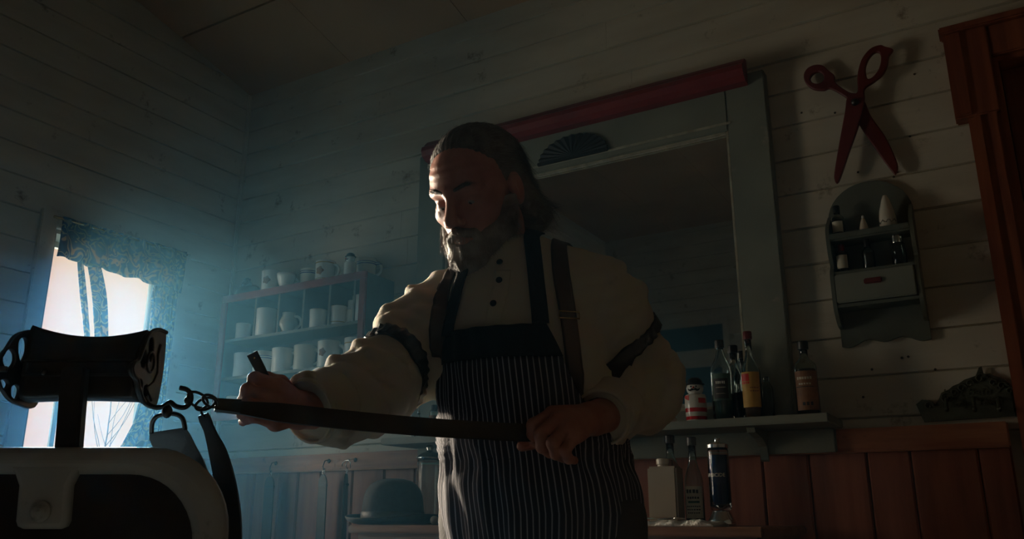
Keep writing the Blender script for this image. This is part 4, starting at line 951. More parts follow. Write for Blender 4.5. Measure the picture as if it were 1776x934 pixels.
tab = [(-.034, -.018), (-.034, -.090), (-.030, -.098), (-.022, -.101), (.022, -.101), (.030, -.098), (.034, -.090), (.034, -.018)]
tab = [(-.050, -.020), (-.040, -.034), (-.034, -.048), (-.034, -.092), (-.031, -.099), (-.024, -.102), (.024, -.102), (.031, -.099), (.034, -.092), (.034, -.048), (.040, -.034), (.050, -.020)]
v, f = plate([tab], .026, MC @ Matrix.Translation((0, 0, .004)), .008); auto_smooth(mesh_obj('bracket', v, f, M_enamel, r), 60)
mb = MB(); mb.lathe([(.0135, .0), (.0135, .003), (.0105, .005), (.009, .0095), (.005, .012), (0, .0125)], n=22); v = [tuple(MC @ Vector((p[0], p[1]-.079, p[2]+.0175))) for p in mb.v]; auto_smooth(mesh_obj('bolt', v, mb.f, M_enamel, r), 50)
pan = rrect(hw-.040, -.031, -hh+.046, .085); v, f = plate([pan], .030, MC @ Matrix.Translation((0, 0, -.010)), .006); mesh_obj('back_panel', v, f, M_leather, r)
v, f = plate([rrect(hw-.05, -.05, -hh+.06, .08)], .05, MC @ Matrix.Translation((0, 0, -.045)), .018); auto_smooth(mesh_obj('back_cushion', v, f, M_leather, r), 60)
# head-rest post
def loc(u, v_, w=0.0): p = MC @ Vector((u, v_, w)); return np.array(p)
def cbox(x0, x1, y0, y1, z0, z1, b, name, m_, M=MC):
    mb = MB(); mb.box(x0, x1, y0, y1, z0, z1, b); return mesh_obj(name, [tuple(M @ Vector(p)) for p in mb.v], mb.f, m_, r)
pxu = (uv_(111, 730, DB)[0]-cu_)
cbox(pxu-.016, pxu+.016, -.09, .105, -.022, -.004, .003, 'headrest_post', M_iron)
# head-rest: upright frame of its own
DH = 1.175
Hc = dp(153, 636, DH)
MH = Matrix(((RT[0], 0, -H0[0], Hc[0]), (RT[1], 0, -H0[1], Hc[1]), (0, 1, 0, Hc[2]), (0, 0, 0, 1)))     # x = width, y = up, z = towards the camera
gw = .080; secs = []; n = 17; ring = []
for i in range(n):
    u = -1+2*i/(n-1); top = .040+.012*u*u-.003*u; bot = -.044-.002*u*u; dpt = .028
    pts = smooth_loop([(top-.003, .014), (top, 0), (top-.004, -.030), (.02, -.036-.004*(1-u*u)), (-.03, -.034), (bot, -.02), (bot-.001, .005), (bot+.006, .017), (0, .019)], 3)
    ring.append([(u*gw, p[0], p[1]) for p in pts])
k = len(ring[0]); v = [tuple(MH @ Vector(p)) for rr in ring for p in rr]; f = [(i*k+j, i*k+(j+1) % k, (i+1)*k+(j+1) % k, (i+1)*k+j) for i in range(n-1) for j in range(k)]+[tuple(reversed(range(k))), tuple(range((n-1)*k, n*k))]
mesh_obj('headrest_cushion', v, f, M_leather, r, smooth=True)
cbox(-.079, .079, .004, .0075, .0185, .0225, .001, 'headrest_rod', M_iron, MH)
cbox(-.079, .079, -.016, -.012, .0185, .022, .001, 'headrest_rod', M_iron, MH)
def endplate(x, name, flare=0):
    M = MH @ Matrix.Translation((x, 0, -.04)) @ Matrix.Rotation(math.radians(flare), 4, 'Y') @ Matrix.Translation((-x, 0, .04)) @ Matrix(((0, 0, 1, x), (0, 1, 0, 0), (1, 0, 0, 0), (0, 0, 0, 1)))     # plate x = towards the camera
    outl = smooth_loop([(-.035, .056), (-.010, .055), (.008, .050), (.024, .040), (.034, .022), (.044, .002), (.056, -.004), (.060, -.012), (.052, -.020), (.040, -.024), (.032, -.034), (.018, -.046), (0, -.052), (-.030, -.052), (-.040, -.020), (-.042, .02)], 4)
    holes = [smooth_loop([(.008, .040), (.016, .034), (.014, .018), (.006, .006), (.000, .020), (.002, .034)], 4), circle(.028, .007, .010, .0125, 18), smooth_loop([(.028, -.022), (.036, -.024), (.034, -.030), (.026, -.034), (.022, -.027)], 4), smooth_loop([(.008, -.026), (.016, -.030), (.013, -.042), (.004, -.044), (.002, -.032)], 4)]
    v, f = plate([outl]+holes, .007, M, .0018); return auto_smooth(mesh_obj(name, v, f, M_iron, r), 50)
endplate(-.0815, 'end_plate', -14); p2 = endplate(.0845, 'end_plate')
mb = MB(); rim = smooth_loop([(-.035, .056), (-.010, .055), (.008, .050), (.024, .040), (.034, .022), (.044, .002), (.056, -.004), (.060, -.012), (.052, -.020), (.040, -.024), (.032, -.034), (.018, -.046), (0, -.052), (-.030, -.052)], 3, closed=False)
mb.tube([tuple(MH @ Vector((.0885, p[1], p[0]))) for p in rim], .0028, 7)
mb.tube([tuple(MH @ Vector((.0885, .006+.014*math.sin(a), .006+.012*math.cos(a)))) for a in np.linspace(0, 6.28, 16)[:-1]], .002, 6, closed=True)
mb.tube([tuple(MH @ Vector((.0885, q[0], q[1]))) for q in ((-.045, -.01), (-.03, .01), (-.02, -.01), (-.005, -.02), (.02, -.015), (.035, -.02))], .002, 6)
mb.build('scroll_rim', M_iron, p2, smooth=True)
mb = MB(); mb.tube([tuple(MH @ Vector((x, -.012, .054))) for x in (-.125, -.10, -.08)], [.0055, .004, .004], 10)
v = MH @ Vector((-.128, -.012, .054)); mb.sphere(tuple(v), .0085, 14)
v = MH @ Vector((-.098, -.012, .054)); mb.sphere(tuple(v), .0062, 14); mb.build('clamp_knob', M_iron, r, smooth=True)
# small cleats where the post is clamped
mb = MB()
for x in (-.045, -.018, .075): v = MH @ Vector((x, -.012, .027)); mb.sphere(tuple(v), .0045, 10)
mb.build('clamp_screws', M_iron, r, smooth=True)
# strop hook on the head-rest
DK = 1.155
def hp(px, py, D=DK): return dp(px, py, D)
mb = MB(); mb.tube(smooth_loop([hp(250, 688), hp(257, 700), (hp(270, 706)), hp(284, 704), hp(295, 697), hp(305, 704), hp(320, 706), hp(330, 697), hp(331, 684), hp(324, 675), hp(312, 672)], 4, closed=False), .0034, 10); mb.build('strop_hook', M_iron, r, smooth=True)
mb = MB(); c = hp(290, 713); mb.sphere(tuple(c), (.007, .007, .0095), 14); mb.sphere(tuple(hp(327, 694)), .006, 12); mb.build('swivel', M_iron, r, smooth=True)
# seat, arms, pedestal
def lb(x0, x1, d0, d1, z0, z1, b, name, m_, parent=r):
    mb = MB(); mb.box(x0, x1, d0, d1, z0, z1, b); O2 = dp(93, 800, DB)
    B0 = np.array([O_[0], O_[1], 0]); v = [tuple(B0+RT*p[0]+H0*p[1]+np.array([0, 0, p[2]])) for p in mb.v]; return mesh_obj(name, v, mb.f, m_, parent)
lb(-.24, .24, .10, .56, .46, .60, .03, 'seat', M_leather); lb(-.25, .25, .06, .57, .42, .465, .012, 'seat_frame', M_enamel)
for s in (-1, 1): q = lb(s*.27-.03, s*.27+.03, .06, .50, .76, .80, .014, 'armrest', M_leather); lb(s*.27-.02, s*.27+.02, .40, .46, .45, .7595, .01, 'arm_support', M_enamel, q); lb(s*.235-.02, s*.235+.035, .04, .09, .45, .7595, .01, 'arm_support', M_enamel, q)
mb = MB(); B0 = np.array([O_[0], O_[1], 0])+H0*.32; mb.lathe([(0, 0), (.27, 0), (.275, .012), (.26, .03), (.15, .055), (.075, .09), (.06, .16), (.06, .30), (.10, .38), (.12, .419), (0, .419)], c=tuple(B0), n=40); auto_smooth(mb.build('pedestal', M_enamel, r), 50)
lb(-.17, .17, .66, .82, .20, .225, .008, 'footrest', M_iron); lb(-.15, -.12, .52, .70, .22, .44, .008, 'footrest_arm', M_enamel); lb(.12, .15, .52, .70, .22, .44, .008, 'footrest_arm', M_enamel)

# ---------------- strops on the chair hook
LH = dp(930, 749, 1.335)                                            # where the fist closes on the strop
A0 = dp(378, 702, 1.165)
t = empty('leather_strop', tuple((A0+LH)/2), 'long dark leather strop stretched from the chair hook to the barber\'s fist', 'strop')
n = 26; E1 = dp(958, 752, 1.345); fr = np.zeros((n, 5, 3)); bk = np.zeros((n, 5, 3)); dr_ = (E1-A0)/np.linalg.norm(E1-A0); wd = np.array([0, 0, 1.])*.92+H0*.35; wd = wd-dr_*(wd@dr_); wd /= np.linalg.norm(wd); nn = np.cross(dr_, wd)
if nn@H0 > 0: nn = -nn
for i in range(n):
    s = i/(n-1); wv = .0165+.0125*min(1, max(0, (s-.03)/.14)); wv = wv if s < .9 else wv
    c = A0+(E1-A0)*s+np.array([0, 0, -.006*math.sin(math.pi*s)])
    for j in range(5): fr[i, j] = c+wd*(j/4-.5)*wv+nn*.0016; bk[i, j] = c+wd*(j/4-.5)*wv-nn*.0016
mb = MB(); mb.slab(fr, bk); mb.build('leather', M_leather, t)
mb = MB(); q0 = A0+dr_*.006; v = []
for s_, w_ in ((-.004, .017), (.030, .020)):
    c = A0+dr_*s_; v += [c+wd*w_/2+nn*.004, c-wd*w_/2+nn*.004, c-wd*w_/2-nn*.004, c+wd*w_/2-nn*.004]
mb.add(v, [(0, 1, 2, 3), (7, 6, 5, 4), (0, 4, 5, 1), (1, 5, 6, 2), (2, 6, 7, 3), (3, 7, 4, 0)]); mb.build('end_clip', M_iron, t)
def ring3(c, a, b, rr, n=18): c = np.array(c); return [c+a*rr*math.cos(k*2*math.pi/n)+b*rr*.8*math.sin(k*2*math.pi/n) for k in range(n)]
for k, (px, py, rx_) in enumerate(((343, 693, .0135), (356, 700, .0125), (365, 695, .0105))):
    mb = MB(); c = hp(px, py, 1.158); a = dr_*1.0+np.array([0, 0, .25 if k % 2 else -.2]); a /= np.linalg.norm(a); b = (np.array([0, 0, 1.])*.9+H0*(.45 if k % 2 else -.45)); b /= np.linalg.norm(b)
    mb.tube(ring3(c, a, b, rx_), .0019, 7, closed=True); mb.build('chain_ring', M_iron, t, smooth=True)
# second strap of the pair hanging from the ring
t = empty('canvas_strop', tuple(hp(380, 800, 1.165)), 'narrow dark strap hanging free from the ring in a long curve', 'strop')
path = [(352, 718, .015), (356, 728, .017), (362, 742, .016), (368, 758, .019), (377, 782, .026), (386, 815, .030), (394, 855, .032), (399, 900, .033), (400, 950, .033), (398, 1010, .033), (392, 1080, .033)]
Pp = smooth_loop([np.array([*hp(a, b, 1.165), c]) for a, b, c in path], 4, closed=False); m = len(Pp); fr = np.zeros((m, 5, 3)); bk = np.zeros((m, 5, 3)); wdir = RT*.96-H0*.2
for i, p in enumerate(Pp):
    tt = Pp[min(i+1, m-1)][:3]-Pp[max(i-1, 0)][:3]; tt /= np.linalg.norm(tt); w2 = wdir-tt*(wdir@tt); w2 /= np.linalg.norm(w2); n2 = np.cross(tt, w2)
    for j in range(5): fr[i, j] = p[:3]+w2*(j/4-.5)*p[3]+n2*.0016; bk[i, j] = p[:3]+w2*(j/4-.5)*p[3]-n2*.0016
mb = MB(); mb.slab(fr, bk); mb.build('leather', M_leather, t)
mb = MB(); mb.tube(smooth_loop([hp(358, 704, 1.158), hp(350, 709, 1.158), hp(350, 716, 1.160), hp(356, 722, 1.164), hp(361, 718, 1.163)], 4, closed=False), .0018, 7); mb.build('hook', M_iron, t, smooth=True)
# broad strop hanging from the swivel loop, behind the chair frame
t = empty('broad_strop', tuple(hp(300, 780, 1.17)), 'broad black strop hanging from a wire loop behind the chair frame', 'strop')
mb = MB(); mb.tube(smooth_loop([hp(263, 750, 1.165), hp(264, 733, 1.162), hp(272, 722, 1.160), hp(288, 717, 1.158), hp(306, 718, 1.158), hp(317, 726, 1.160), hp(321, 744, 1.165)], 4, closed=False), .0032, 8); mb.build('loop', M_iron, t, smooth=True)
rows = [((261, 750), (321, 741)), ((260, 762), (329, 752)), ((266, 775), (338, 770)), ((285, 800), (352, 795)), ((300, 830), (364, 825)), ((312, 870), (372, 862)), ((318, 930), (376, 925)), ((318, 1000), (376, 1000))]
fr = np.zeros((len(rows), 5, 3)); bk = fr.copy()
for i, (a, b) in enumerate(rows):
    for j in range(5):
        s = j/4; p = hp(a[0]+(b[0]-a[0])*s, a[1]+(b[1]-a[1])*s, 1.175); fr[i, j] = p-H0*.002; bk[i, j] = p+H0*.002
mb = MB(); mb.slab(fr, bk); mb.build('leather', M_leather, t)

# haze: dusty air, thicker towards the window
for k, (cx_, cy_, cz_, r_, den, lab) in enumerate(((-2.7, 1.3, 1.3, (2.6, 2.5, 2.1), .006, 'thin bluish haze hanging through the window half of the room'),
        (-2.75, 1.45, 1.15, (1.75, 1.65, 1.5), .011, 'blue haze between the window and the barber'), (-2.8, 1.55, 1.05, (1.25, 1.2, 1.05), .019, 'dense blue haze right in front of the window'))):
    m = bpy.data.materials.new('dusty_air'); m.use_nodes = True; nt = m.node_tree; nt.nodes.remove(nt.nodes['Principled BSDF'])
    vs = nt.nodes.new('ShaderNodeVolumeScatter'); vs.inputs['Color'].default_value = (.20, .60, .92, 1); vs.inputs['Density'].default_value = den; vs.inputs['Anisotropy'].default_value = .45
    nt.links.new(vs.outputs[0], nt.nodes['Material Output'].inputs['Volume'])
    mb = MB(); mb.sphere((0, 0, 0), r_, 64); e = .003+.0007*k
    mb.v = [(max(p[0]+cx_, XL+e), min(p[1]+cy_, YB-e), max(p[2]+cz_, .004+e)) for p in mb.v]
    hz = mb.build('dusty_air', m); hz['kind'] = 'stuff'; hz['label'] = lab; hz['category'] = 'haze'
# ------------------------------------------------------------------ the barber
def smin(a, b, k):
    h = np.clip(.5+.5*(b-a)/k, 0, 1); return b*(1-h)+a*h-k*h*(1-h)
def smax(a, b, k): return -smin(-a, -b, k)
def s_cap(P, a, b, ra, rb=None):
    rb = ra if rb is None else rb; a = np.asarray(a, np.float32); b = np.asarray(b, np.float32); ba = b-a
    h = np.clip(((P-a)@ba)/(ba@ba+1e-12), 0, 1); return np.linalg.norm(P-a-h[:, None]*ba, axis=1)-(ra+(rb-ra)*h)
def s_ell(P, c, r, M=None):
    q = P-np.asarray(c, np.float32)
    if M is not None: q = q@np.asarray(M, np.float32)
    r = np.asarray(r, np.float32); k0 = np.linalg.norm(q/r, axis=1); k1 = np.linalg.norm(q/(r*r), axis=1)+1e-9; return k0*(k0-1)/k1
def polar(f, lo, hi, h):
    lo = np.asarray(lo, float); hi = np.asarray(hi, float); n = np.ceil((hi-lo)/h).astype(int)+1
    ax = [lo[i]+h*np.arange(n[i]) for i in range(3)]; vol = np.empty(n, np.float32); Yg, Zg = np.meshgrid(ax[1], ax[2], indexing='ij')
    st = max(1, int(400000/(n[1]*n[2])))
    for i in range(0, n[0], st):
        xs = ax[0][i:i+st]; P = np.empty((len(xs), n[1], n[2], 3), np.float32); P[..., 0] = xs[:, None, None]; P[..., 1] = Yg; P[..., 2] = Zg
        vol[i:i+st] = f(P.reshape(-1, 3)).reshape(len(xs), n[1], n[2])
    return vol, lo
def surface(f, lo, hi, h):
    """naive surface nets over a distance field -> verts, quads"""
    vol, org = polar(f, lo, hi, h); vol[0] = vol[-1] = 1; vol[:, 0] = vol[:, -1] = 1; vol[:, :, 0] = vol[:, :, -1] = 1
    s = vol < 0; c = np.zeros([k-1 for k in s.shape], np.int8)
    for dx in (0, 1):
        for dy in (0, 1):
            for dz in (0, 1): c += s[dx:dx+c.shape[0], dy:dy+c.shape[1], dz:dz+c.shape[2]]
    I = np.argwhere((c > 0) & (c < 8)); idx = -np.ones(c.shape, np.int64); idx[tuple(I.T)] = np.arange(len(I))
    acc = np.zeros((len(I), 3)); cnt = np.zeros(len(I))
    cor = [(x, y, z) for x in (0, 1) for y in (0, 1) for z in (0, 1)]
    for a in cor:
        for ax in range(3):
            if a[ax]: continue
            b = list(a); b[ax] = 1
            va = vol[I[:, 0]+a[0], I[:, 1]+a[1], I[:, 2]+a[2]]; vb = vol[I[:, 0]+b[0], I[:, 1]+b[1], I[:, 2]+b[2]]
            m = (va < 0) != (vb < 0); t = np.where(m, va/(va-vb+1e-20*(va == vb)), 0)
            p = np.array(a, float)[None]*np.ones((len(I), 1)); p[:, ax] = t; acc[m] += p[m]; cnt[m] += 1
    V = org+h*(I+acc/np.maximum(cnt, 1)[:, None]); F = []
    for ax in range(3):
        sl0 = [slice(None)]*3; sl1 = [slice(None)]*3; sl0[ax] = slice(0, -1); sl1[ax] = slice(1, None)
        d = s[tuple(sl0)] != s[tuple(sl1)]; E = np.argwhere(d); o1, o2 = [k for k in range(3) if k != ax]
        E = E[(E[:, o1] > 0) & (E[:, o2] > 0) & (E[:, o1] < c.shape[o1]) & (E[:, o2] < c.shape[o2])]
        q = []
        for (a, b) in ((1, 1), (0, 1), (0, 0), (1, 0)):
            K = E.copy(); K[:, o1] -= a; K[:, o2] -= b; q.append(idx[K[:, 0], K[:, 1], K[:, 2]])
        q = np.stack(q, 1); inside = s[E[:, 0], E[:, 1], E[:, 2]]; flip = inside if ax != 1 else ~inside
        q[~flip] = q[~flip][:, ::-1]; F.append(q[(q >= 0).all(1)])
    return V, np.concatenate(F)
def relax(V, F, it=1, lam=.5):
    E = np.concatenate([F[:, [0, 1]], F[:, [1, 2]], F[:, [2, 3]], F[:, [3, 0]]]); 
    for _ in range(it):
        acc = np.zeros_like(V); n = np.zeros(len(V))
        for a, b in ((0, 1), (1, 0)): np.add.at(acc, E[:, a], V[E[:, b]]); np.add.at(n, E[:, a], 1)
        V = V+(acc/np.maximum(n, 1)[:, None]-V)*lam
    return V
def fold(P, seed, freq, n=5):
    R = np.random.default_rng(seed); o = np.zeros(len(P), np.float32)
    for _ in range(n):
        d = R.normal(size=3); d /= np.linalg.norm(d); o += np.sin(P@(d*freq*R.uniform(.6, 1.5)).astype(np.float32)+R.uniform(0, 6)+1.3*np.sin(P@(R.normal(size=3)*freq*.4).astype(np.float32)))
    return o/n
def grad(f, P, e=.002):
    P = np.asarray(P, np.float32); g = np.stack([f(P+np.eye(3, dtype=np.float32)[i]*e)-f(P-np.eye(3, dtype=np.float32)[i]*e) for i in range(3)], 1); return g/(np.linalg.norm(g, axis=1, keepdims=True)+1e-9)
def march(f, O, D, tmax=3.0, off=0.0):
    O = np.asarray(O, np.float32); D = np.asarray(D, np.float32); D = D/np.linalg.norm(D, axis=1, keepdims=True); t = np.zeros(len(O), np.float32)
    for _ in range(90): d = f(O+D*t[:, None])-off; t = np.minimum(t+d*.8, tmax)
    return O+D*t[:, None], t < tmax-.01

A32 = lambda p: np.asarray(p, np.float32)
hor = lambda v: v/np.linalg.norm(v)
T0 = -H0*1.0                                                      # towards the camera
TL = -RT                                                          # towards picture left
def yawed(deg): a = math.radians(deg); return hor(math.cos(a)*T0+math.sin(a)*TL)
mray = hor(np.array([*(dp(860, 500, 1.5)-CAM)[:2], 0])); Tm = -mray; Lm = np.cross(np.array([0, 0, 1.]), Tm); Lm = Lm if Lm@TL > 0 else -Lm
NT = hor(math.cos(math.radians(22))*Tm+math.sin(math.radians(22))*Lm)       # chest direction
AT = np.cross(NT, [0, 0, 1.]); AT = AT if AT@RT > 0 else -AT; AT = hor(AT)     # his left (picture right)
MT = np.stack([AT, NT, [0, 0, 1.]], 1)

# joints
J = dict(neck=dp(872, 470, 1.60), chest=dp(902, 590, 1.575), belly=dp(918, 730, 1.51), hip=dp(938, 890, 1.475),
         shR=dp(775, 528, 1.62), elR=dp(652, 665, 1.46), wrR=dp(535, 712, 1.315),
         shL=dp(1026, 500, 1.56), elL=dp(1122, 655, 1.60), wrL=dp(1045, 722, 1.395))
J = {k: A32(v) for k, v in J.items()}
def torso(P, g=0.0):
    d = s_ell(P, J['belly'], (.150+g, .130+g, .20), MT)
    d = smin(d, s_ell(P, J['chest']+A32(NT*.0), (.150+g, .122+g, .20), MT), .06)
    d = smin(d, s_ell(P, J['hip'], (.160+g, .130+g, .19), MT), .06)
    a = J['shR']*.8+J['shL']*.2; b = J['shL']*.86+J['shR']*.14
    d = smin(d, s_cap(P, a+A32([0, 0, -.012]), b+A32([0, 0, -.012]), .062+g), .07)
    d = smin(d, s_cap(P, J['neck']+A32([0, 0, -.06]), J['neck']+A32([0, 0, .0]), .085, .062), .05)
    return d
def sleeve(P, side):
    s, e, w = (J['shR'], J['elR'], J['wrR']) if side > 0 else (J['shL'], J['elL'], J['wrL'])
    if side > 0:
        d = s_cap(P, s, e, .062, .060); d = smin(d, s_cap(P, e, w+A32(hor(w-e)*-.0), .060, .051), .05)
        d = smin(d, s_ell(P, A32(dp(708, 598, 1.56)), (.062, .06, .080)), .05)                       # blousy upper sleeve
        d = smin(d, s_ell(P, A32(dp(722, 655, 1.55)), (.040, .05, .040)), .04)                         # drape under the arm
        d = smin(d, s_ell(P, A32(dp(590, 712, 1.385)), (.055, .060, .050)), .05)
    else:
        d = s_cap(P, s, e, .062, .056); d = smin(d, s_cap(P, e, w, .060, .047), .05)
        d = smin(d, s_ell(P, A32(dp(1072, 545, 1.57)), (.050, .055, .075)), .05)
        d = smin(d, s_ell(P, A32(dp(1114, 690, 1.54)), (.060, .060, .055)), .05)
    return d
dirR = hor(J['wrR']-J['elR']); dirL = hor(J['wrL']-J['elL'])
def armfold(P, side):
    s, e, w = (J['shR'], J['elR'], J['wrR']) if side > 0 else (J['shL'], J['elL'], J['wrL'])
    # folds that run round the arm, twisted
    ax1 = hor(e-s); t = (P-s)@A32(ax1); q = np.cross(ax1, [0, 0, 1.]); q = hor(q)
    rg = lambda a: 1-2*np.abs(np.sin(a))**.7
    q2 = A32(np.cross(ax1, q))
    return .0034*rg(t*48+1.6*np.sin(P@A32(q)*17+side*2)+1.2*np.sin(P@q2*21))+.0016*rg(t*95+2.4*np.sin(P@q2*30)+P@A32(q)*40)+.0038*np.sin(t*85+2.2*np.sin(P@A32(q)*26+side)+1.1*np.sin(P[:, 2]*37))
def shirt(P):
    d = torso(P, .004)
    dR = sleeve(P, 1); dL = sleeve(P, -1)
    dR = dR+armfold(P, 1)*1.2+.006*fold(P, 5, 38)
    dL = dL+armfold(P, -1)+.005*fold(P, 8, 38)
    d = d+(.0045*fold(P, 2, 30)+.002*fold(P, 3, 60))*np.clip((P[:, 2]-1.17)*9, .25, 1)
    d = smin(d, dR, .035); d = smin(d, dL, .035)
    # open cuffs
    for w, dd in ((J['wrR'], dirR), (J['wrL'], dirL)):
        t = (P-w)@A32(dd); near = np.linalg.norm(P-w, axis=1) < .11
        d = np.where(near, np.maximum(d, t+.004), d)
    # neck opening
    hole = s_cap(P, J['neck']+A32([0, 0, .02]), J['neck']+A32([0, 0, .2]), .058)
    d = smax(d, -hole, .006)
    # placket fold running down from the collar
    return d
def shirt_strap(P): return smin(torso(P, .008), np.minimum(sleeve(P, 1), sleeve(P, -1)), .03)

man = empty('person', tuple(J['hip']*A32([1, 1, 0])), 'bearded man in cream shirt and striped apron, looking down, stropping with a razor in hand', 'person')
MAN = man
# -- head (own frame: x = his left, y = face, z = up)
hd_yaw, hd_pitch, hd_roll = 34, -29, 0
hray = hor(np.array([*(dp(825, 345, 1.6)-CAM)[:2], 0])); Th = -hray; Lh = np.cross(np.array([0, 0, 1.]), Th); Lh = Lh if Lh@TL > 0 else -Lh
fh = math.cos(math.radians(hd_yaw))*Th+math.sin(math.radians(hd_yaw))*Lh
fy = hor(math.cos(math.radians(hd_pitch))*fh+math.sin(math.radians(hd_pitch))*np.array([0, 0, 1.]))
fx = hor(np.cross(fy, [0, 0, 1.])); fx = fx if fx@RT > 0 else -fx
fz = np.cross(fx, fy); fz = fz if fz[2] > 0 else -fz
rr = math.radians(hd_roll); fx, fz = fx*math.cos(rr)+fz*math.sin(rr), fz*math.cos(rr)-fx*math.sin(rr)
HC = dp(829, 337, 1.60); HM = np.stack([fx, fy, fz], 1)              # local -> world: HM @ p + HC
def h2w(V): return np.asarray(V)@HM.T+HC
neck_l = (np.asarray(J['neck'], float)-HC)@HM; 
def skull(P):
    d = s_ell(P, (0, -.018, .040), (.075, .096, .082))
    d = smin(d, s_ell(P, (0, .030, .035), (.062, .060, .055)), .03)      # forehead
    d = smin(d, s_ell(P, (0, .030, -.035), (.058, .062, .075)), .03)
    d = smin(d, s_ell(P, (0, .045, -.092), (.036, .036, .030)), .03)     # chin
    d = smin(d, s_ell(P, (0, -.005, -.055), (.062, .055, .045)), .03)    # jaw
    return d
def head(P):
    x, y, z = P[:, 0], P[:, 1], P[:, 2]; ax = np.abs(x); Q = P.copy(); Q[:, 0] = ax
    d = skull(P)
    d = smin(d, s_ell(Q, (.043, .056, -.020), (.021, .019, .016)), .018)              # cheekbones
    d = smin(d, s_cap(Q, (.006, .090, .020), (.048, .070, .024), .0095, .008), .014)   # brow ridge
    d = smax(d, -s_ell(Q, (.031, .097, .000), (.020, .019, .014)), .012)              # eye sockets
    d = smin(d, s_ell(Q, (.031, .069, .0005), (.0165, .0158, .0140)), .004)           # lids
    d = smin(d, s_cap(Q, (.020, .0785, -.0125), (.044, .073, -.0115), .0040, .0030), .004)   # bags
    d = smax(d, -s_cap(Q, (.017, .0885, .0075), (.045, .077, .0080), .0010), .002)
    d = smax(d, -s_ell(Q, (.0312, .0850, -.0058), (.0125, .0066, .0017)), .0015)       # lid opening, looking down
    d = smin(d, s_cap(P, (0, .088, .018), (0, .112, -.026), .0085, .0115), .010)       # nose
    d = smin(d, s_ell(P, (0, .113, -.030), (.0125, .0125, .0105)), .006)
    d = smin(d, s_ell(Q, (.0125, .102, -.035), (.0085, .0100, .0075)), .005)
    d = smax(d, -s_ell(Q, (.0065, .106, -.0425), (.0040, .0050, .0035)), .003)
    d = smin(d, s_ell(P, (0, .080, -.062), (.028, .018, .022)), .015)                  # mouth mound
    d = smin(d, s_cap(Q, (0, .0975, -.058), (.020, .088, -.062), .0050, .0030), .004)
    d = smin(d, s_cap(Q, (0, .0970, -.069), (.018, .088, -.066), .0058, .0030), .004)
    d = smax(d, -s_cap(Q, (0, .104, -.0632), (.021, .093, -.0635), .0014), .0025)
    # ears
    e = s_ell(Q, (.078, -.012, -.004), (.010, .019, .032)); e = smax(e, -s_ell(Q, (.089, -.009, .001), (.0075, .012, .022)), .002); e = smin(e, s_cap(Q, (.082, -.014, .014), (.083, -.012, -.008), .0028), .002); e = smin(e, s_cap(Q, (.080, .002, -.004), (.081, -.001, -.012), .0035), .003); d = smin(d, e, .008)
    # forehead creases and wrinkles
    m = np.clip((z-.035)*30, 0, 1)*np.clip((.085-z)*40, 0, 1)*np.clip((y-.04)*40, 0, 1); d = d+.0012*m*np.sin(z*420+6*x)
    cf = np.clip(1-np.linalg.norm((Q-A32((.056, .060, .0)))/A32((.02, .03, .025)), axis=1), 0, 1); d = d+.0010*cf*np.sin(z*520+y*200)
    d = d+.0004*fold(P, 12, 240)
    # neck
    nl = A32(neck_l); d = smin(d, s_cap(P, (0, -.022, -.06), nl+A32((0, 0, -.02)), .056, .060), .03)
    return d
hv, hf = surface(head, (-.10, -.15, -.24), (.10, .14, .14), .0028); hv = relax(hv, hf, 1, .3)
hv = h2w(hv)
# -- hands
def chain(P, pts, rads, k=.004):
    d = None
    for i in range(len(pts)-1): c = s_cap(P, pts[i], pts[i+1], rads[i], rads[i+1]); d = c if d is None else np.minimum(d, c)
    return d
def hand_sdf(H):
    H = {k: [A32(dp(*q)) for q in v] if isinstance(v, list) else A32(dp(*v)) for k, v in H.items()}
    w = H['wrist']; names = ['index', 'middle', 'ring', 'pinky']; rad = {'index': (.0115, .0098, .0088, .0078), 'middle': (.0118, .0100, .0088, .0078), 'ring': (.0112, .0094, .0084, .0075), 'pinky': (.0104, .0084, .0074, .0066)}
    def f(P):
        d = s_cap(P, H['arm'], w, .036, .028)
        palm = None
        for n_ in names:
            m = H[n_][0]; c = s_cap(P, w*.75+m*.25, m, .021 if n_ != 'pinky' else .018, .0135); palm = c if palm is None else smin(palm, c, .008)
        d = smin(d, palm, .014)
        for n_ in names:
            c = chain(P, H[n_], rad[n_])
            for q, r_ in zip(H[n_][1:3], rad[n_][1:3]): c = smin(c, np.linalg.norm(P-q, axis=1)-r_*1.06, .004)      # knuckles
            d = smin(d, c, .0022)
        t = H['thumb']; c = s_cap(P, t[0], t[1], .0165, .0130); c = smin(c, s_cap(P, t[1], t[2], .0125, .0105), .004); c = smin(c, s_cap(P, t[2], t[3], .0108, .0085), .004); d = smin(d, c, .007)
        return d+.0005*fold(P, 21, 260)
    allp = np.array([p for k, v in H.items() for p in (v if isinstance(v, list) else [v])]); return f, allp.min(0)-.045, allp.max(0)+.045
HANDR = dict(arm=(590, 705, 1.385), wrist=(522, 712, 1.300),
    index=[(480, 668, 1.262), (442, 656, 1.232), (437, 679, 1.240), (448, 694, 1.262)],
    middle=[(470, 690, 1.244), (430, 676, 1.222), (422, 696, 1.234), (434, 708, 1.258)],
    ring=[(470, 712, 1.240), (428, 700, 1.218), (421, 717, 1.232), (433, 726, 1.256)],
    pinky=[(478, 733, 1.246), (443, 722, 1.228), (428, 726, 1.240), (421, 731, 1.262)],
    thumb=[(508, 690, 1.325), (486, 664, 1.315), (464, 656, 1.295), (450, 664, 1.272)])
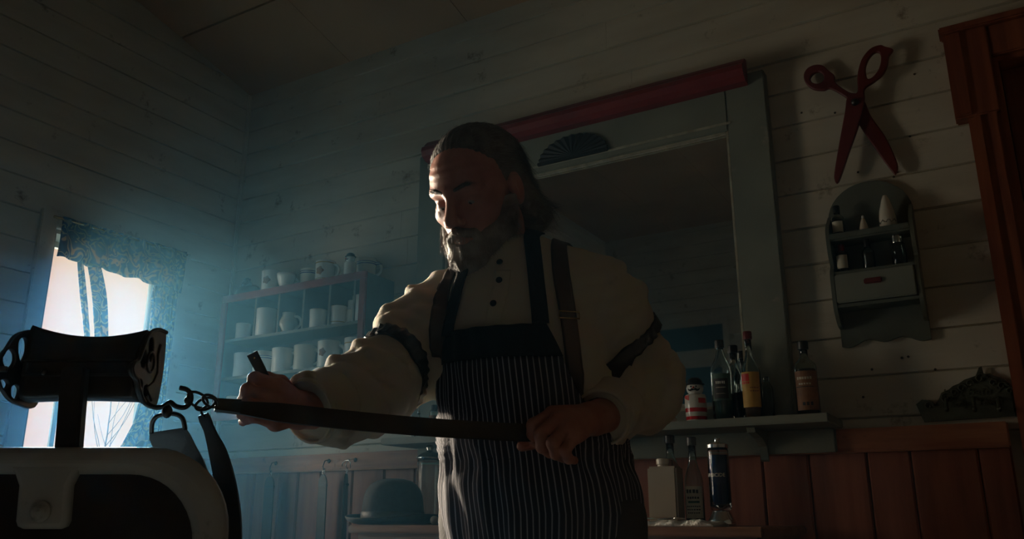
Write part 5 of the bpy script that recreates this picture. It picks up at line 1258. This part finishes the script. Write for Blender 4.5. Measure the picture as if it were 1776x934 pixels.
HANDL = dict(arm=(1095, 700, 1.48), wrist=(1032, 725, 1.378),
    index=[(958, 717, 1.335), (925, 736, 1.318), (922, 757, 1.330), (933, 768, 1.350)],
    middle=[(968, 728, 1.312), (937, 752, 1.292), (940, 775, 1.300), (953, 786, 1.322)],
    ring=[(982, 742, 1.300), (958, 768, 1.280), (964, 787, 1.290), (976, 794, 1.312)],
    pinky=[(998, 755, 1.298), (980, 780, 1.284), (986, 795, 1.292), (996, 798, 1.310)],
    thumb=[(1005, 742, 1.395), (968, 757, 1.388), (926, 768, 1.362), (905, 773, 1.346)])
parts_v, parts_f = [hv], [hf]
for HH in (HANDR, HANDL):
    f, lo, hi = hand_sdf(HH); v_, f_ = surface(f, lo, hi, .0021); parts_v.append(relax(v_, f_, 1, .3)); parts_f.append(f_)
# hidden core under the clothes: trunk, arms, legs
FT = {}
hipc = np.asarray(J['hip'], float)
legs = []
for s in (-1, 1):
    hj = hipc+AT*s*.085+np.array([0, 0, -.02]); kn = np.array([*(hipc+AT*s*.105+NT*.03)[:2], .50]); an = np.array([*(hipc+AT*s*.125-NT*.01)[:2], .09]); legs.append((hj, kn, an))
def core(P):
    d = torso(P, -.022)
    for s, e, w in ((J['shR'], J['elR'], J['wrR']), (J['shL'], J['elL'], J['wrL'])): d = smin(d, smin(s_cap(P, s, e, .05, .038), s_cap(P, e, w-A32(hor(w-e)*.02), .038, .028), .01), .03)
    for hj, kn, an in legs: d = smin(d, smin(s_cap(P, hj, kn, .075, .05), s_cap(P, kn, an, .048, .036), .02), .03); d = smin(d, s_cap(P, an+A32([0, 0, -.04]), an+A32(NT*.15)+A32([0, 0, -.058]), .034, .024), .02)
    return d
allj = np.array(list(J.values())+[p for l in legs for p in l]); v_, f_ = surface(core, allj.min(0)-.14, allj.max(0)+.14, .012)
parts_v.append(v_); parts_f.append(f_)
off = 0; FF = []
for v_, f_ in zip(parts_v, parts_f): FF.append(f_+off); off += len(v_)
mesh_obj('body', np.concatenate(parts_v), np.concatenate(FF), M_skin, man, smooth=True)

# eyes: looking down at the strop
for s in (-1, 1):
    c = h2w([(s*.031, .0710, -.0005)])[0]; mb = MB(); mb.sphere(tuple(c), .0130, 20); ey = mb.build('eye', M_eye, man, smooth=True)
    g = h2w([(s*.0303, .0768, -.0041)])[0]; mb = MB(); mb.sphere(tuple(g), .0065, 16); mb.build('iris', M_iris, ey, smooth=True)

# -- hair and beard: mass plus strands
def hair_mass(P):
    x, y, z = P[:, 0], P[:, 1], P[:, 2]; Q = P.copy(); Q[:, 0] = np.abs(x); ax = Q[:, 0]
    a = s_ell(P, (0, -.024, .046), (.084, .104, .087))
    b = s_ell(P, (0, -.070, -.020), (.080, .052, .090))                           # back of the head down to the nape
    b = smin(b, s_ell(Q, (.058, -.066, -.062), (.030, .040, .042)), .03)           # curls at the nape, over the collar
    b = smin(b, s_ell(Q, (.056, -.106, -.072), (.032, .030, .028)), .02)
    d = smin(a, b, .03)
    # receding hairline: keep behind a slanted front
    front = (y-.052)*1.0+(.085-z)*.62-.02*np.clip(ax/.05-.4, 0, 1)*0 - .006
    side = np.where(z < .045, y+.010+(.055-z)*.15, -1.)
    d = smax(d, front*.8, .012); tmp = y-np.where(z > 0, .030, .030+z*1.1); d = smax(d, np.where(z < .062, tmp, -.05), .010)
    earcut = s_ell(Q, (.085, -.004, -.010), (.020, .020, .036)); d = smax(d, -earcut, .006)
    # combed-back strands
    ang = np.arctan2(x, z+.02); st = .0007*np.sin(ang*70+3*np.sin(y*30+ang*5)+2*np.sin(y*70))+.0007*np.sin(ang*160+y*40)
    curl = .004*np.sin(y*120+z*90)*np.sin(x*110+z*60)*np.clip((-.02-z)*20, 0, 1)
    return d+st+curl
xv, xf = surface(hair_mass, (-.12, -.16, -.16), (.12, .10, .15), .0030)
hair = mesh_obj('hair', h2w(xv), xf, M_hairbase, man, smooth=True)
def beard_mass(P):
    x, y, z = P[:, 0], P[:, 1], P[:, 2]; Q = P.copy(); Q[:, 0] = np.abs(x); ax = Q[:, 0]
    d = s_ell(P, (0, .058, -.100), (.052, .048, .044))
    d = smin(d, s_ell(P, (0, .076, -.134), (.040, .034, .036)), .03)
    d = smin(d, s_cap(Q, (.052, .032, -.068), (.069, .004, -.018), .023, .013), .025)
    d = smin(d, s_cap(Q, (.030, .055, -.080), (.055, .022, -.060), .026, .020), .02)
    d = smax(d, -(s_ell(P, (0, .100, -.064), (.020, .022, .0075))), .004)
    mo = s_cap(Q, (.004, .1035, -.0495), (.026, .088, -.060), .0085, .0075); mo = smin(mo, s_cap(Q, (.026, .088, -.060), (.036, .074, -.082), .0075, .006), .006)
    d = smin(d, mo, .006)
    return d+.0018*np.sin(z*160+x*120+2*np.sin(x*90+y*60))*.8+.0015*fold(P, 33, 180)
bv, bf_ = surface(beard_mass, (-.10, -.04, -.18), (.10, .13, -.01), .0030)
beard = mesh_obj('beard', h2w(bv), bf_, M_beard, man, smooth=True)
def strands(V, F, n, length, dirf, r=.00022, seg=5, lift=.3, seedn=1, keep=None, jit=.35):
    R = np.random.default_rng(seedn); q = F[R.integers(0, len(F), n*3)]; w = R.dirichlet((1, 1, 1, 1), len(q)); P = (V[q]*w[..., None]).sum(1)
    N = np.cross(V[q[:, 2]]-V[q[:, 0]], V[q[:, 3]]-V[q[:, 1]]); N /= np.linalg.norm(N, axis=1, keepdims=True)+1e-12
    if keep is not None: m = keep(P, N); P, N = P[m], N[m]
    P, N = P[:n], N[:n]; D = dirf(P, N); D += R.normal(size=D.shape)*jit*.5; D -= N*np.sum(D*N, 1, keepdims=True)*(1-0); D /= np.linalg.norm(D, axis=1, keepdims=True)+1e-9
    L = length*R.uniform(.5, 1.2, len(P)); pts = []; p = P-N*.001; d = D+N*lift
    for i in range(seg+1):
        pts.append(p.copy()); dd = d/np.linalg.norm(d, axis=1, keepdims=True); p = p+dd*(L/seg)[:, None]; d = dirf(p, N)*.5+d*.6+R.normal(size=d.shape)*jit*.35
    pts = np.stack(pts, 1); m = len(P); k = seg+1; vv = np.zeros((m, k, 3, 3)); T = pts[:, 1:]-pts[:, :-1]; T = np.concatenate([T, T[:, -1:]], 1); X = np.cross(T, N[:, None]+.01); X /= np.linalg.norm(X, axis=2, keepdims=True)+1e-12; Y = np.cross(T, X); Y /= np.linalg.norm(Y, axis=2, keepdims=True)+1e-12
    rad = r*np.linspace(1, .25, k)[None, :, None]
    for j in range(3): a = 2*math.pi*j/3; vv[:, :, j] = pts+X*math.cos(a)*rad+Y*math.sin(a)*rad
    base = (np.arange(m)*k*3)[:, None, None]; i_ = np.arange(seg)[None, :, None]; j_ = np.arange(3)[None, None, :]; j2 = (j_+1) % 3
    F2 = np.stack([base+i_*3+j_, base+i_*3+j2, base+(i_+1)*3+j2, base+(i_+1)*3+j_], -1).reshape(-1, 4)
    return vv.reshape(-1, 3), F2
def hairdir(P, N):
    x, y, z = P[:, 0], P[:, 1], P[:, 2]; D = np.stack([x*1.2, -np.ones(len(P)), -.25-1.2*np.clip(-y*8, 0, 1)], 1)
    low = np.clip((-.03-z)*25, 0, 1)[:, None]; D = D*(1-low)+np.stack([np.sin(z*80+x*60)*.8+np.sign(x)*.5, -.7+.6*np.sin(x*90+z*50), -.5+.9*np.sin(y*90+x*40)], 1)*low
    return D
sv, sf = strands(xv, xf, 11000, .042, hairdir, lift=.10, seedn=4, jit=.22)
mesh_obj('hair_strands', h2w(sv), sf, M_hair, hair)
def bdir(P, N):
    x, y, z = P[:, 0], P[:, 1], P[:, 2]; return np.stack([x*4+.35*np.sin(z*170+y*80), .25+.3*np.sin(x*150), -1+0*x], 1)
sv, sf = strands(bv, bf_, 8500, .020, bdir, lift=.35, seedn=6, jit=.6)
mesh_obj('beard_strands', h2w(sv), sf, M_beard, beard)
for s in (-1, 1):
    bvv, bff = surface(lambda P: s_cap(P, (s*.012, .0955, .0225), (s*.034, .0880, .029), .0036, .0036)+.0006*fold(P, 3, 300) if True else 0, (s*.023-.03, .07, .01), (s*.023+.03, .11, .045), .0018)
    b2, f2 = surface(lambda P: s_cap(P, (s*.034, .0880, .029), (s*.052, .0700, .020), .0034, .0022), (s*.043-.03, .05, .005), (s*.043+.03, .105, .045), .0018)
    vv = np.concatenate([bvv, b2]); ff = np.concatenate([bff, f2+len(bvv)])
    v3, f3 = strands(vv, ff, 420, .010, lambda P, N: np.stack([np.full(len(P), s*1.), np.full(len(P), -.2), .15+0*P[:, 0]], 1), lift=.5, seedn=9)
    eb = mesh_obj('eyebrow', h2w(np.concatenate([vv, v3])), np.concatenate([ff, f3+len(vv)]), M_hair, man, smooth=True)

# -- shirt
lo = allj[:, :].min(0); P_ = np.array([J[k] for k in ('shR', 'elR', 'wrR', 'shL', 'elL', 'wrL', 'belly', 'chest')]); lo = P_.min(0)-.15; hi = P_.max(0)+.15; lo[2] = .96; lo[1] -= .03; hi[1] += .05
sv, sf = surface(shirt, lo, hi, .0052); sv = relax(sv, sf, 1, .4)
SH_ = mesh_obj('shirt', sv, sf, M_shirt, man, smooth=True)
# drape helper: a pixel path laid on the clothes as a strip with real thickness
def strip(name, path, width, m_, parent, sdf, off=.003, thick=.0022, over=0, n=6, cols=7, ruffle=0):
    W2 = width if hasattr(width, '__len__') else [width]*len(path)
    Pp = smooth_loop([np.array([a, b, w]) for (a, b), w in zip(path, W2)], n, closed=False)
    O = np.repeat(CAM[None], len(Pp), 0); D = np.array([dp(p[0], p[1], 1)-CAM for p in Pp]); Q, ok = march(sdf, O, D); Q = Q[ok].astype(float); Wd = np.array([p[2] for p in Pp])[ok]
    if over:                                   # carry on over the shoulder
        q = Q[0]; ext = []
        for i in range(1, over+1):
            o_ = q-NT*.012*i+np.array([0, 0, .25]); r_, _ = march(sdf, [o_], [(0, 0, -1)]); ext.append(r_[0])
        Q = np.concatenate([np.array(ext[::-1], float), Q]); Wd = np.concatenate([[Wd[0]]*over, Wd])
    for _ in range(2): Q[1:-1] = (Q[:-2]+2*Q[1:-1]+Q[2:])/4
    T = np.gradient(Q, axis=0); T /= np.linalg.norm(T, axis=1, keepdims=True); N = grad(sdf, Q); X = np.cross(T, N); X /= np.linalg.norm(X, axis=1, keepdims=True)
    G = np.zeros((len(Q), cols, 3))
    for j in range(cols): G[:, j] = Q+X*((j/(cols-1)-.5)*Wd)[:, None]
    flat = G.reshape(-1, 3)
    for _ in range(2): dd = sdf(A32(flat)); flat = flat-grad(sdf, flat)*dd[:, None]
    N2 = grad(sdf, flat); rf = ruffle*np.sin(np.arange(len(flat))//cols*1.9)*(np.abs((np.arange(len(flat)) % cols)/(cols-1)-.5)*2)**2 if ruffle else 0
    top = flat+N2*(off+thick+(rf if ruffle else 0))[:, None] if ruffle else flat+N2*(off+thick)
    bot = flat+N2*(off if not ruffle else 0)
    mb = MB(); mb.slab(top.reshape(G.shape), bot.reshape(G.shape)); return mb.build(name, m_, parent, smooth=True)
SS = lambda P: shirt(P)
strip('brace', [(967, 416), (972, 470), (983, 540), (992, 610), (1000, 690), (1006, 740)], .030, M_brownleather, man, SS, over=5)
br = strip('brace', [(792, 462), (776, 490), (764, 530), (757, 580), (757, 620)], .030, M_brownleather, man, SS, over=4)
mb = MB(); q, ok = march(SS, [CAM], [dp(985, 548, 1)-CAM]); q = q[0]; nq = grad(SS, [q])[0]; xq = hor(np.cross(nq, [0, 0, 1.])); yq = np.cross(xq, nq)
mb.tube([q+nq*.008+xq*a+yq*b for a, b in ((-.018, -.006), (.018, -.006), (.018, .006), (-.018, .006))], .0014, 6, closed=True); mb.build('brace_buckle', M_brass, man, smooth=True)
# shirt buttons
for px, py in ((867, 455), (866, 486), (856, 526)):
    q, ok = march(SS, [CAM], [dp(px, py, 1)-CAM]); q = q[0].astype(float); nq = grad(SS, [q])[0]; Mq = Vector(nq).to_track_quat('Z', 'Y').to_matrix(); mb = MB()
    mb.lathe([(0, .001), (.0052, .001), (.0060, .002), (.0055, .0034), (.0042, .0028), (0, .0026)], M=Mq, c=tuple(q), n=18); mb.build('button', M_cap, SH_, smooth=True)
# placket and collar band
strip('placket', [(872, 468), (868, 500), (860, 530), (855, 560), (856, 585)], .030, M_shirt, SH_, SS, off=-.0006, thick=.0016)
mb = MB(); nk = np.asarray(J['neck'], float); pts = []
fr = np.zeros((4, 44, 3)); bk = fr.copy()
for i in range(4):
    for j in range(44):
        a = math.radians(18)+j/43*math.radians(324); rr_ = .064-.003*i/3; c = nk+NT*.004+np.array([0, 0, .012+.034*i/3]); d_ = NT*math.cos(a)+AT*math.sin(a); fr[i, j] = c+d_*rr_+np.array([0, 0, -.012*math.cos(a)]); bk[i, j] = c+d_*(rr_-.0022)+np.array([0, 0, -.012*math.cos(a)])
mb.slab(fr, bk); mb.build('collar_band', M_shirt, SH_, smooth=True)
# cuffs
for w, dd, r_ in ((J['wrR'], dirR, .050), (J['wrL'], dirL, .046)):
    a = np.asarray(w, float); d_ = np.asarray(dd, float); x_ = hor(np.cross(d_, [0, 0, 1.])); y_ = np.cross(x_, d_); prof = [(-.055, r_+.0075), (-.050, r_+.009), (-.002, r_+.0025), (.004, r_+.001), (.004, r_-.003), (-.002, r_-.003), (-.05, r_-.001)]
    v = []; f = []; n = 40
    for t_, rr_ in prof:
        for k in range(n): q = 2*math.pi*k/n; v.append(a+d_*t_+(x_*math.cos(q)+y_*math.sin(q))*rr_*(1+.02*math.sin(3*q+t_*20)))
    for i in range(len(prof)):
        j = (i+1) % len(prof)
        for k in range(n): f.append((i*n+k, i*n+(k+1) % n, j*n+(k+1) % n, j*n+k))
    mb = MB(); mb.add(v, f); mb.build('cuff', M_shirt, SH_, smooth=True)
# sleeve garters: gathered black satin bands
def garter(c, nrm, name='sleeve_garter', width=.026, sdf=None):
    c = np.asarray(c, float); nrm = hor(np.asarray(nrm, float)); x_ = hor(np.cross(nrm, [0, 0, 1.])); y_ = np.cross(x_, nrm); n = 110; rows = 6
    A_ = np.linspace(0, 2*math.pi, n, endpoint=False); v = []; 
    dirs = np.array([x_*math.cos(a)+y_*math.sin(a) for a in A_]); base = []
    for i in range(rows):
        t_ = (i/(rows-1)-.5)*width; O = c+nrm*t_+dirs*.16; Q, ok = march(sdf, O, -dirs, tmax=.16); rad = np.linalg.norm(Q-(c+nrm*t_), axis=1); base.append(rad)
    base = np.array(base); 
    for i in range(rows):
        for _ in range(3): base[i] = (np.roll(base[i], 1)+2*base[i]+np.roll(base[i], -1))/4
    base = base.mean(0)[None].repeat(rows, 0)*.5+base*.5
    vv = []
    for i in range(rows):
        e = abs(i/(rows-1)-.5)*2; t_ = (i/(rows-1)-.5)*width
        for k in range(n): rr_ = base[i][k]+.004+(.0018*math.sin(k*1.45+i*.3))*(.4+.6*e); vv.append(c+nrm*(t_+.0015*math.sin(k*.9+i))+dirs[k]*rr_)
    for i in range(rows-1, -1, -1):
        for k in range(n): vv.append(c+nrm*((i/(rows-1)-.5)*width*.9)+dirs[k]*(base[i][k]-.004))
    R2_ = rows*2; f = [(i*n+k, i*n+(k+1) % n, ((i+1) % R2_)*n+(k+1) % n, ((i+1) % R2_)*n+k) for i in range(R2_) for k in range(n)]
    mb = MB(); mb.add(vv, f); return mb.build(name, M_black, man, smooth=True)
armR = lambda P: sleeve(P, 1)+armfold(P, 1)*1.2; armL = lambda P: sleeve(P, -1)+armfold(P, -1)
garter(J['shR']*.22+J['elR']*.78, hor(J['elR']-J['shR'])*.7+hor(J['wrR']-J['elR'])*.5, sdf=armR)
garter(J['shL']*.42+J['elL']*.58, hor(J['elL']-J['shL'])*1.0+hor(dp(1100, 600, 1.5)-dp(1055, 520, 1.5))*.4, sdf=armL)
q, ok = march(armL, [CAM], [dp(1128, 566, 1)-CAM]); mb = MB(); q = q[0].astype(float)
mb = MB(); c_ = dp(1138, 569, 1.56); mb.tube([c_+np.array([0, 0, .0])-AT*.02, c_], .0022, 6); mb.sphere(tuple(c_), .0045, 10); mb.build('garter_clasp', M_black, man, smooth=True)

# -- apron
def ttor(P): return torso(P, .008)
def axis_c(z):
    zs = [float(J[k][2]) for k in ('hip', 'belly', 'chest', 'neck')]; cs = [np.asarray(J[k], float) for k in ('hip', 'belly', 'chest', 'neck')]
    return np.array([np.interp(z, zs, [c[i] for c in cs]) for i in range(2)]+[z])
q, ok = march(ttor, [CAM], [dp(862, 566, 1)-CAM]); ZT = float(q[0][2])
def apron_grid(z0, z1, rows, cols, halff, off, cen=0.0):
    G = np.zeros((rows, cols, 3)); U = np.zeros((rows, cols, 2))
    for i in range(rows):
        v_ = i/(rows-1); z = z0+(z1-z0)*v_; c = axis_c(max(z, .80)); c[2] = z; hl, hr = halff(z)
        A_ = np.linspace(-hl, hr, cols); D = np.array([NT*math.cos(a)+AT*math.sin(a) for a in A_]); zz = max(z, .86); O = c+D*.35; O[:, 2] = zz; Q, _ = march(ttor, O, -D, tmax=.34); Q = Q.astype(float); rad = np.linalg.norm((Q-c)[:, :2], axis=1)
        below = min(1, max(0, (1.10-z)*5)); rad = rad+off+.0045*np.sin(A_*13+.6*math.sin(z*9))*below+.002*np.sin(A_*23+z*14)+.0012*np.sin(z*60+A_*9)
        if z < .86: rad = rad*(1+.06*(.86-z))
        tie = math.exp(-((z-1.085)/.022)**2); rad = rad-.006*tie*(1+.5*np.sin(A_*30))
        G[i] = c+D*rad[:, None]; G[i, :, 2] = z
        U[i, :, 0] = A_*.150; U[i, :, 1] = z
    return G, U
def half(z):
    # bib narrows to the top, wraps round below the waist
    top = (math.radians(46), math.radians(36)); low = (math.radians(112), math.radians(112))
    t = min(1, max(0, (1.19-z)/.11)); t = t*t*(3-2*t); m_ = min(1, max(0, (ZT-z)/.15)); a = (top[0]+m_*math.radians(12), top[1]+m_*math.radians(20))
    return (a[0]*(1-t)+low[0]*t, a[1]*(1-t)+low[1]*t)
def slab_uv(G, U, thick, name, m_, parent):
    N = np.cross(np.gradient(G, axis=1), np.gradient(G, axis=0)); N /= np.linalg.norm(N, axis=2, keepdims=True)+1e-12
    c = G.mean((0, 1)); s = np.sign(np.sum(N*(G-c), axis=2).mean()); N *= s
    mb = MB(); mb.slab(G, G-N*thick); return mesh_obj(name, mb.v, mb.f, m_, parent, True, np.concatenate([U.reshape(-1, 2)]*2))
G, U = apron_grid(.42, ZT-.052, 70, 90, half, .010); ap = slab_uv(G, U, .002, 'apron', M_stripe, man)
G, U = apron_grid(ZT-.056, ZT, 8, 50, half, .0125); slab_uv(G, U, .0035, 'bib_band', M_navy, ap)
AS = lambda P: np.minimum(shirt(P), torso(P, .019)+np.where(P[:, 2] > ZT-.004, 1., 0.).astype(np.float32))
strip('neck_strap', [(920, 412), (926, 450), (931, 500), (935, 540), (937, 562)], .028, M_navy, ap, SS, off=.005, thick=.003, over=3)
strip('neck_strap', [(808, 468), (800, 492), (790, 530), (780, 562), (776, 582)], .024, M_navy, ap, SS, off=.005, thick=.003)
G, U = apron_grid(1.078, 1.094, 3, 110, lambda z: (math.radians(150), math.radians(150)), .0095); slab_uv(G, U, .002, 'waist_tie', M_navy, ap)
# gathered bunch at his right hip
# -- trousers and shoes
def trousers(P):
    d = s_ell(P, J['hip']+A32([0, 0, .0]), (.172, .128, .13), MT); d = smax(d, P[:, 2]-1.02, .01)
    for hj, kn, an in legs: d = smin(d, smin(s_cap(P, hj, kn, .098, .075), s_cap(P, kn, an+A32([0, 0, -.02]), .075, .064), .03), .03)
    return smax(d+.004*fold(P, 14, 30), .055-P[:, 2], .005)
v_, f_ = surface(trousers, allj.min(0)*[1, 1, 0]+[-.05, -.15, .03], np.array([allj[:, 0].max()+.12, allj[:, 1].max()+.15, 1.05]), .011); mesh_obj('trousers', v_, f_, M_trous, man, smooth=True)
for hj, kn, an in legs:
    a = np.array([*an[:2], 0.])
    def shoe(P, a=a):
        d = s_cap(P, a+np.array([0, 0, .045])-NT*.03, a+np.array([0, 0, .038])+NT*.12, .042, .040); d = smin(d, s_ell(P, a+np.array([0, 0, .075]), (.046, .055, .05), MT), .03)
        d = smin(d, s_ell(P, a+NT*.17+np.array([0, 0, .03]), (.042, .05, .032), MT), .02); return np.maximum(d, .001-P[:, 2])
    v_, f_ = surface(shoe, a+[-.3, -.3, -.01], a+[.3, .3, .15], .006); mesh_obj('shoe', v_, f_, M_leather, man, smooth=True)

# -- the razor in his right hand
B_ = dp(466, 668, 1.262); T_ = dp(437, 612, 1.256)
t = empty('straight_razor', tuple((B_+T_)/2), 'dark-handled straight razor held upright in the fist above the strop', 'razor')
ax_ = hor(T_-B_); n_ = hor(-(dp(450, 640, 1)-CAM)); n_ = hor(n_-ax_*(n_@ax_)); s_ = np.cross(ax_, n_); L_ = np.linalg.norm(T_-B_)
def rp(u, w, h_): return B_+ax_*u+s_*w+n_*h_
v = [];
for u, w in ((-.006, .0062), (L_*.5, .0078), (L_, .0082)):
    for a, b in ((-1, -.5), (-1, .5), (-.8, 1), (.8, 1), (1, .5), (1, -.5), (.8, -1), (-.8, -1)): v.append(rp(u, a*w, b*.0038))
f = [(i*8+k, i*8+(k+1) % 8, (i+1)*8+(k+1) % 8, (i+1)*8+k) for i in range(2) for k in range(8)]+[tuple(reversed(range(8))), tuple(range(16, 24))]
mesh_obj('handle', v, f, M_ink, t)
mb = MB(); mb.sphere(tuple(rp(L_*.86, 0, .0040)), (.0018, .0018, .0018), 8); mb.build('pin', M_brass, t, smooth=True)
q = [rp(-.006, -.004, 0), rp(-.006, .004, 0), rp(-.05, .008, 0), rp(-.062, .007, 0), rp(-.060, -.006, 0)]; mb = MB(); v = [p+n_*.0009 for p in q]+[p-n_*.0009 for p in q]; k = 5
mb.add(v, [(0, 1, 2, 3, 4), (9, 8, 7, 6, 5)]+[(i, k+i, k+(i+1) % k, (i+1) % k) for i in range(k)]); mb.build('blade', M_chrome, t)
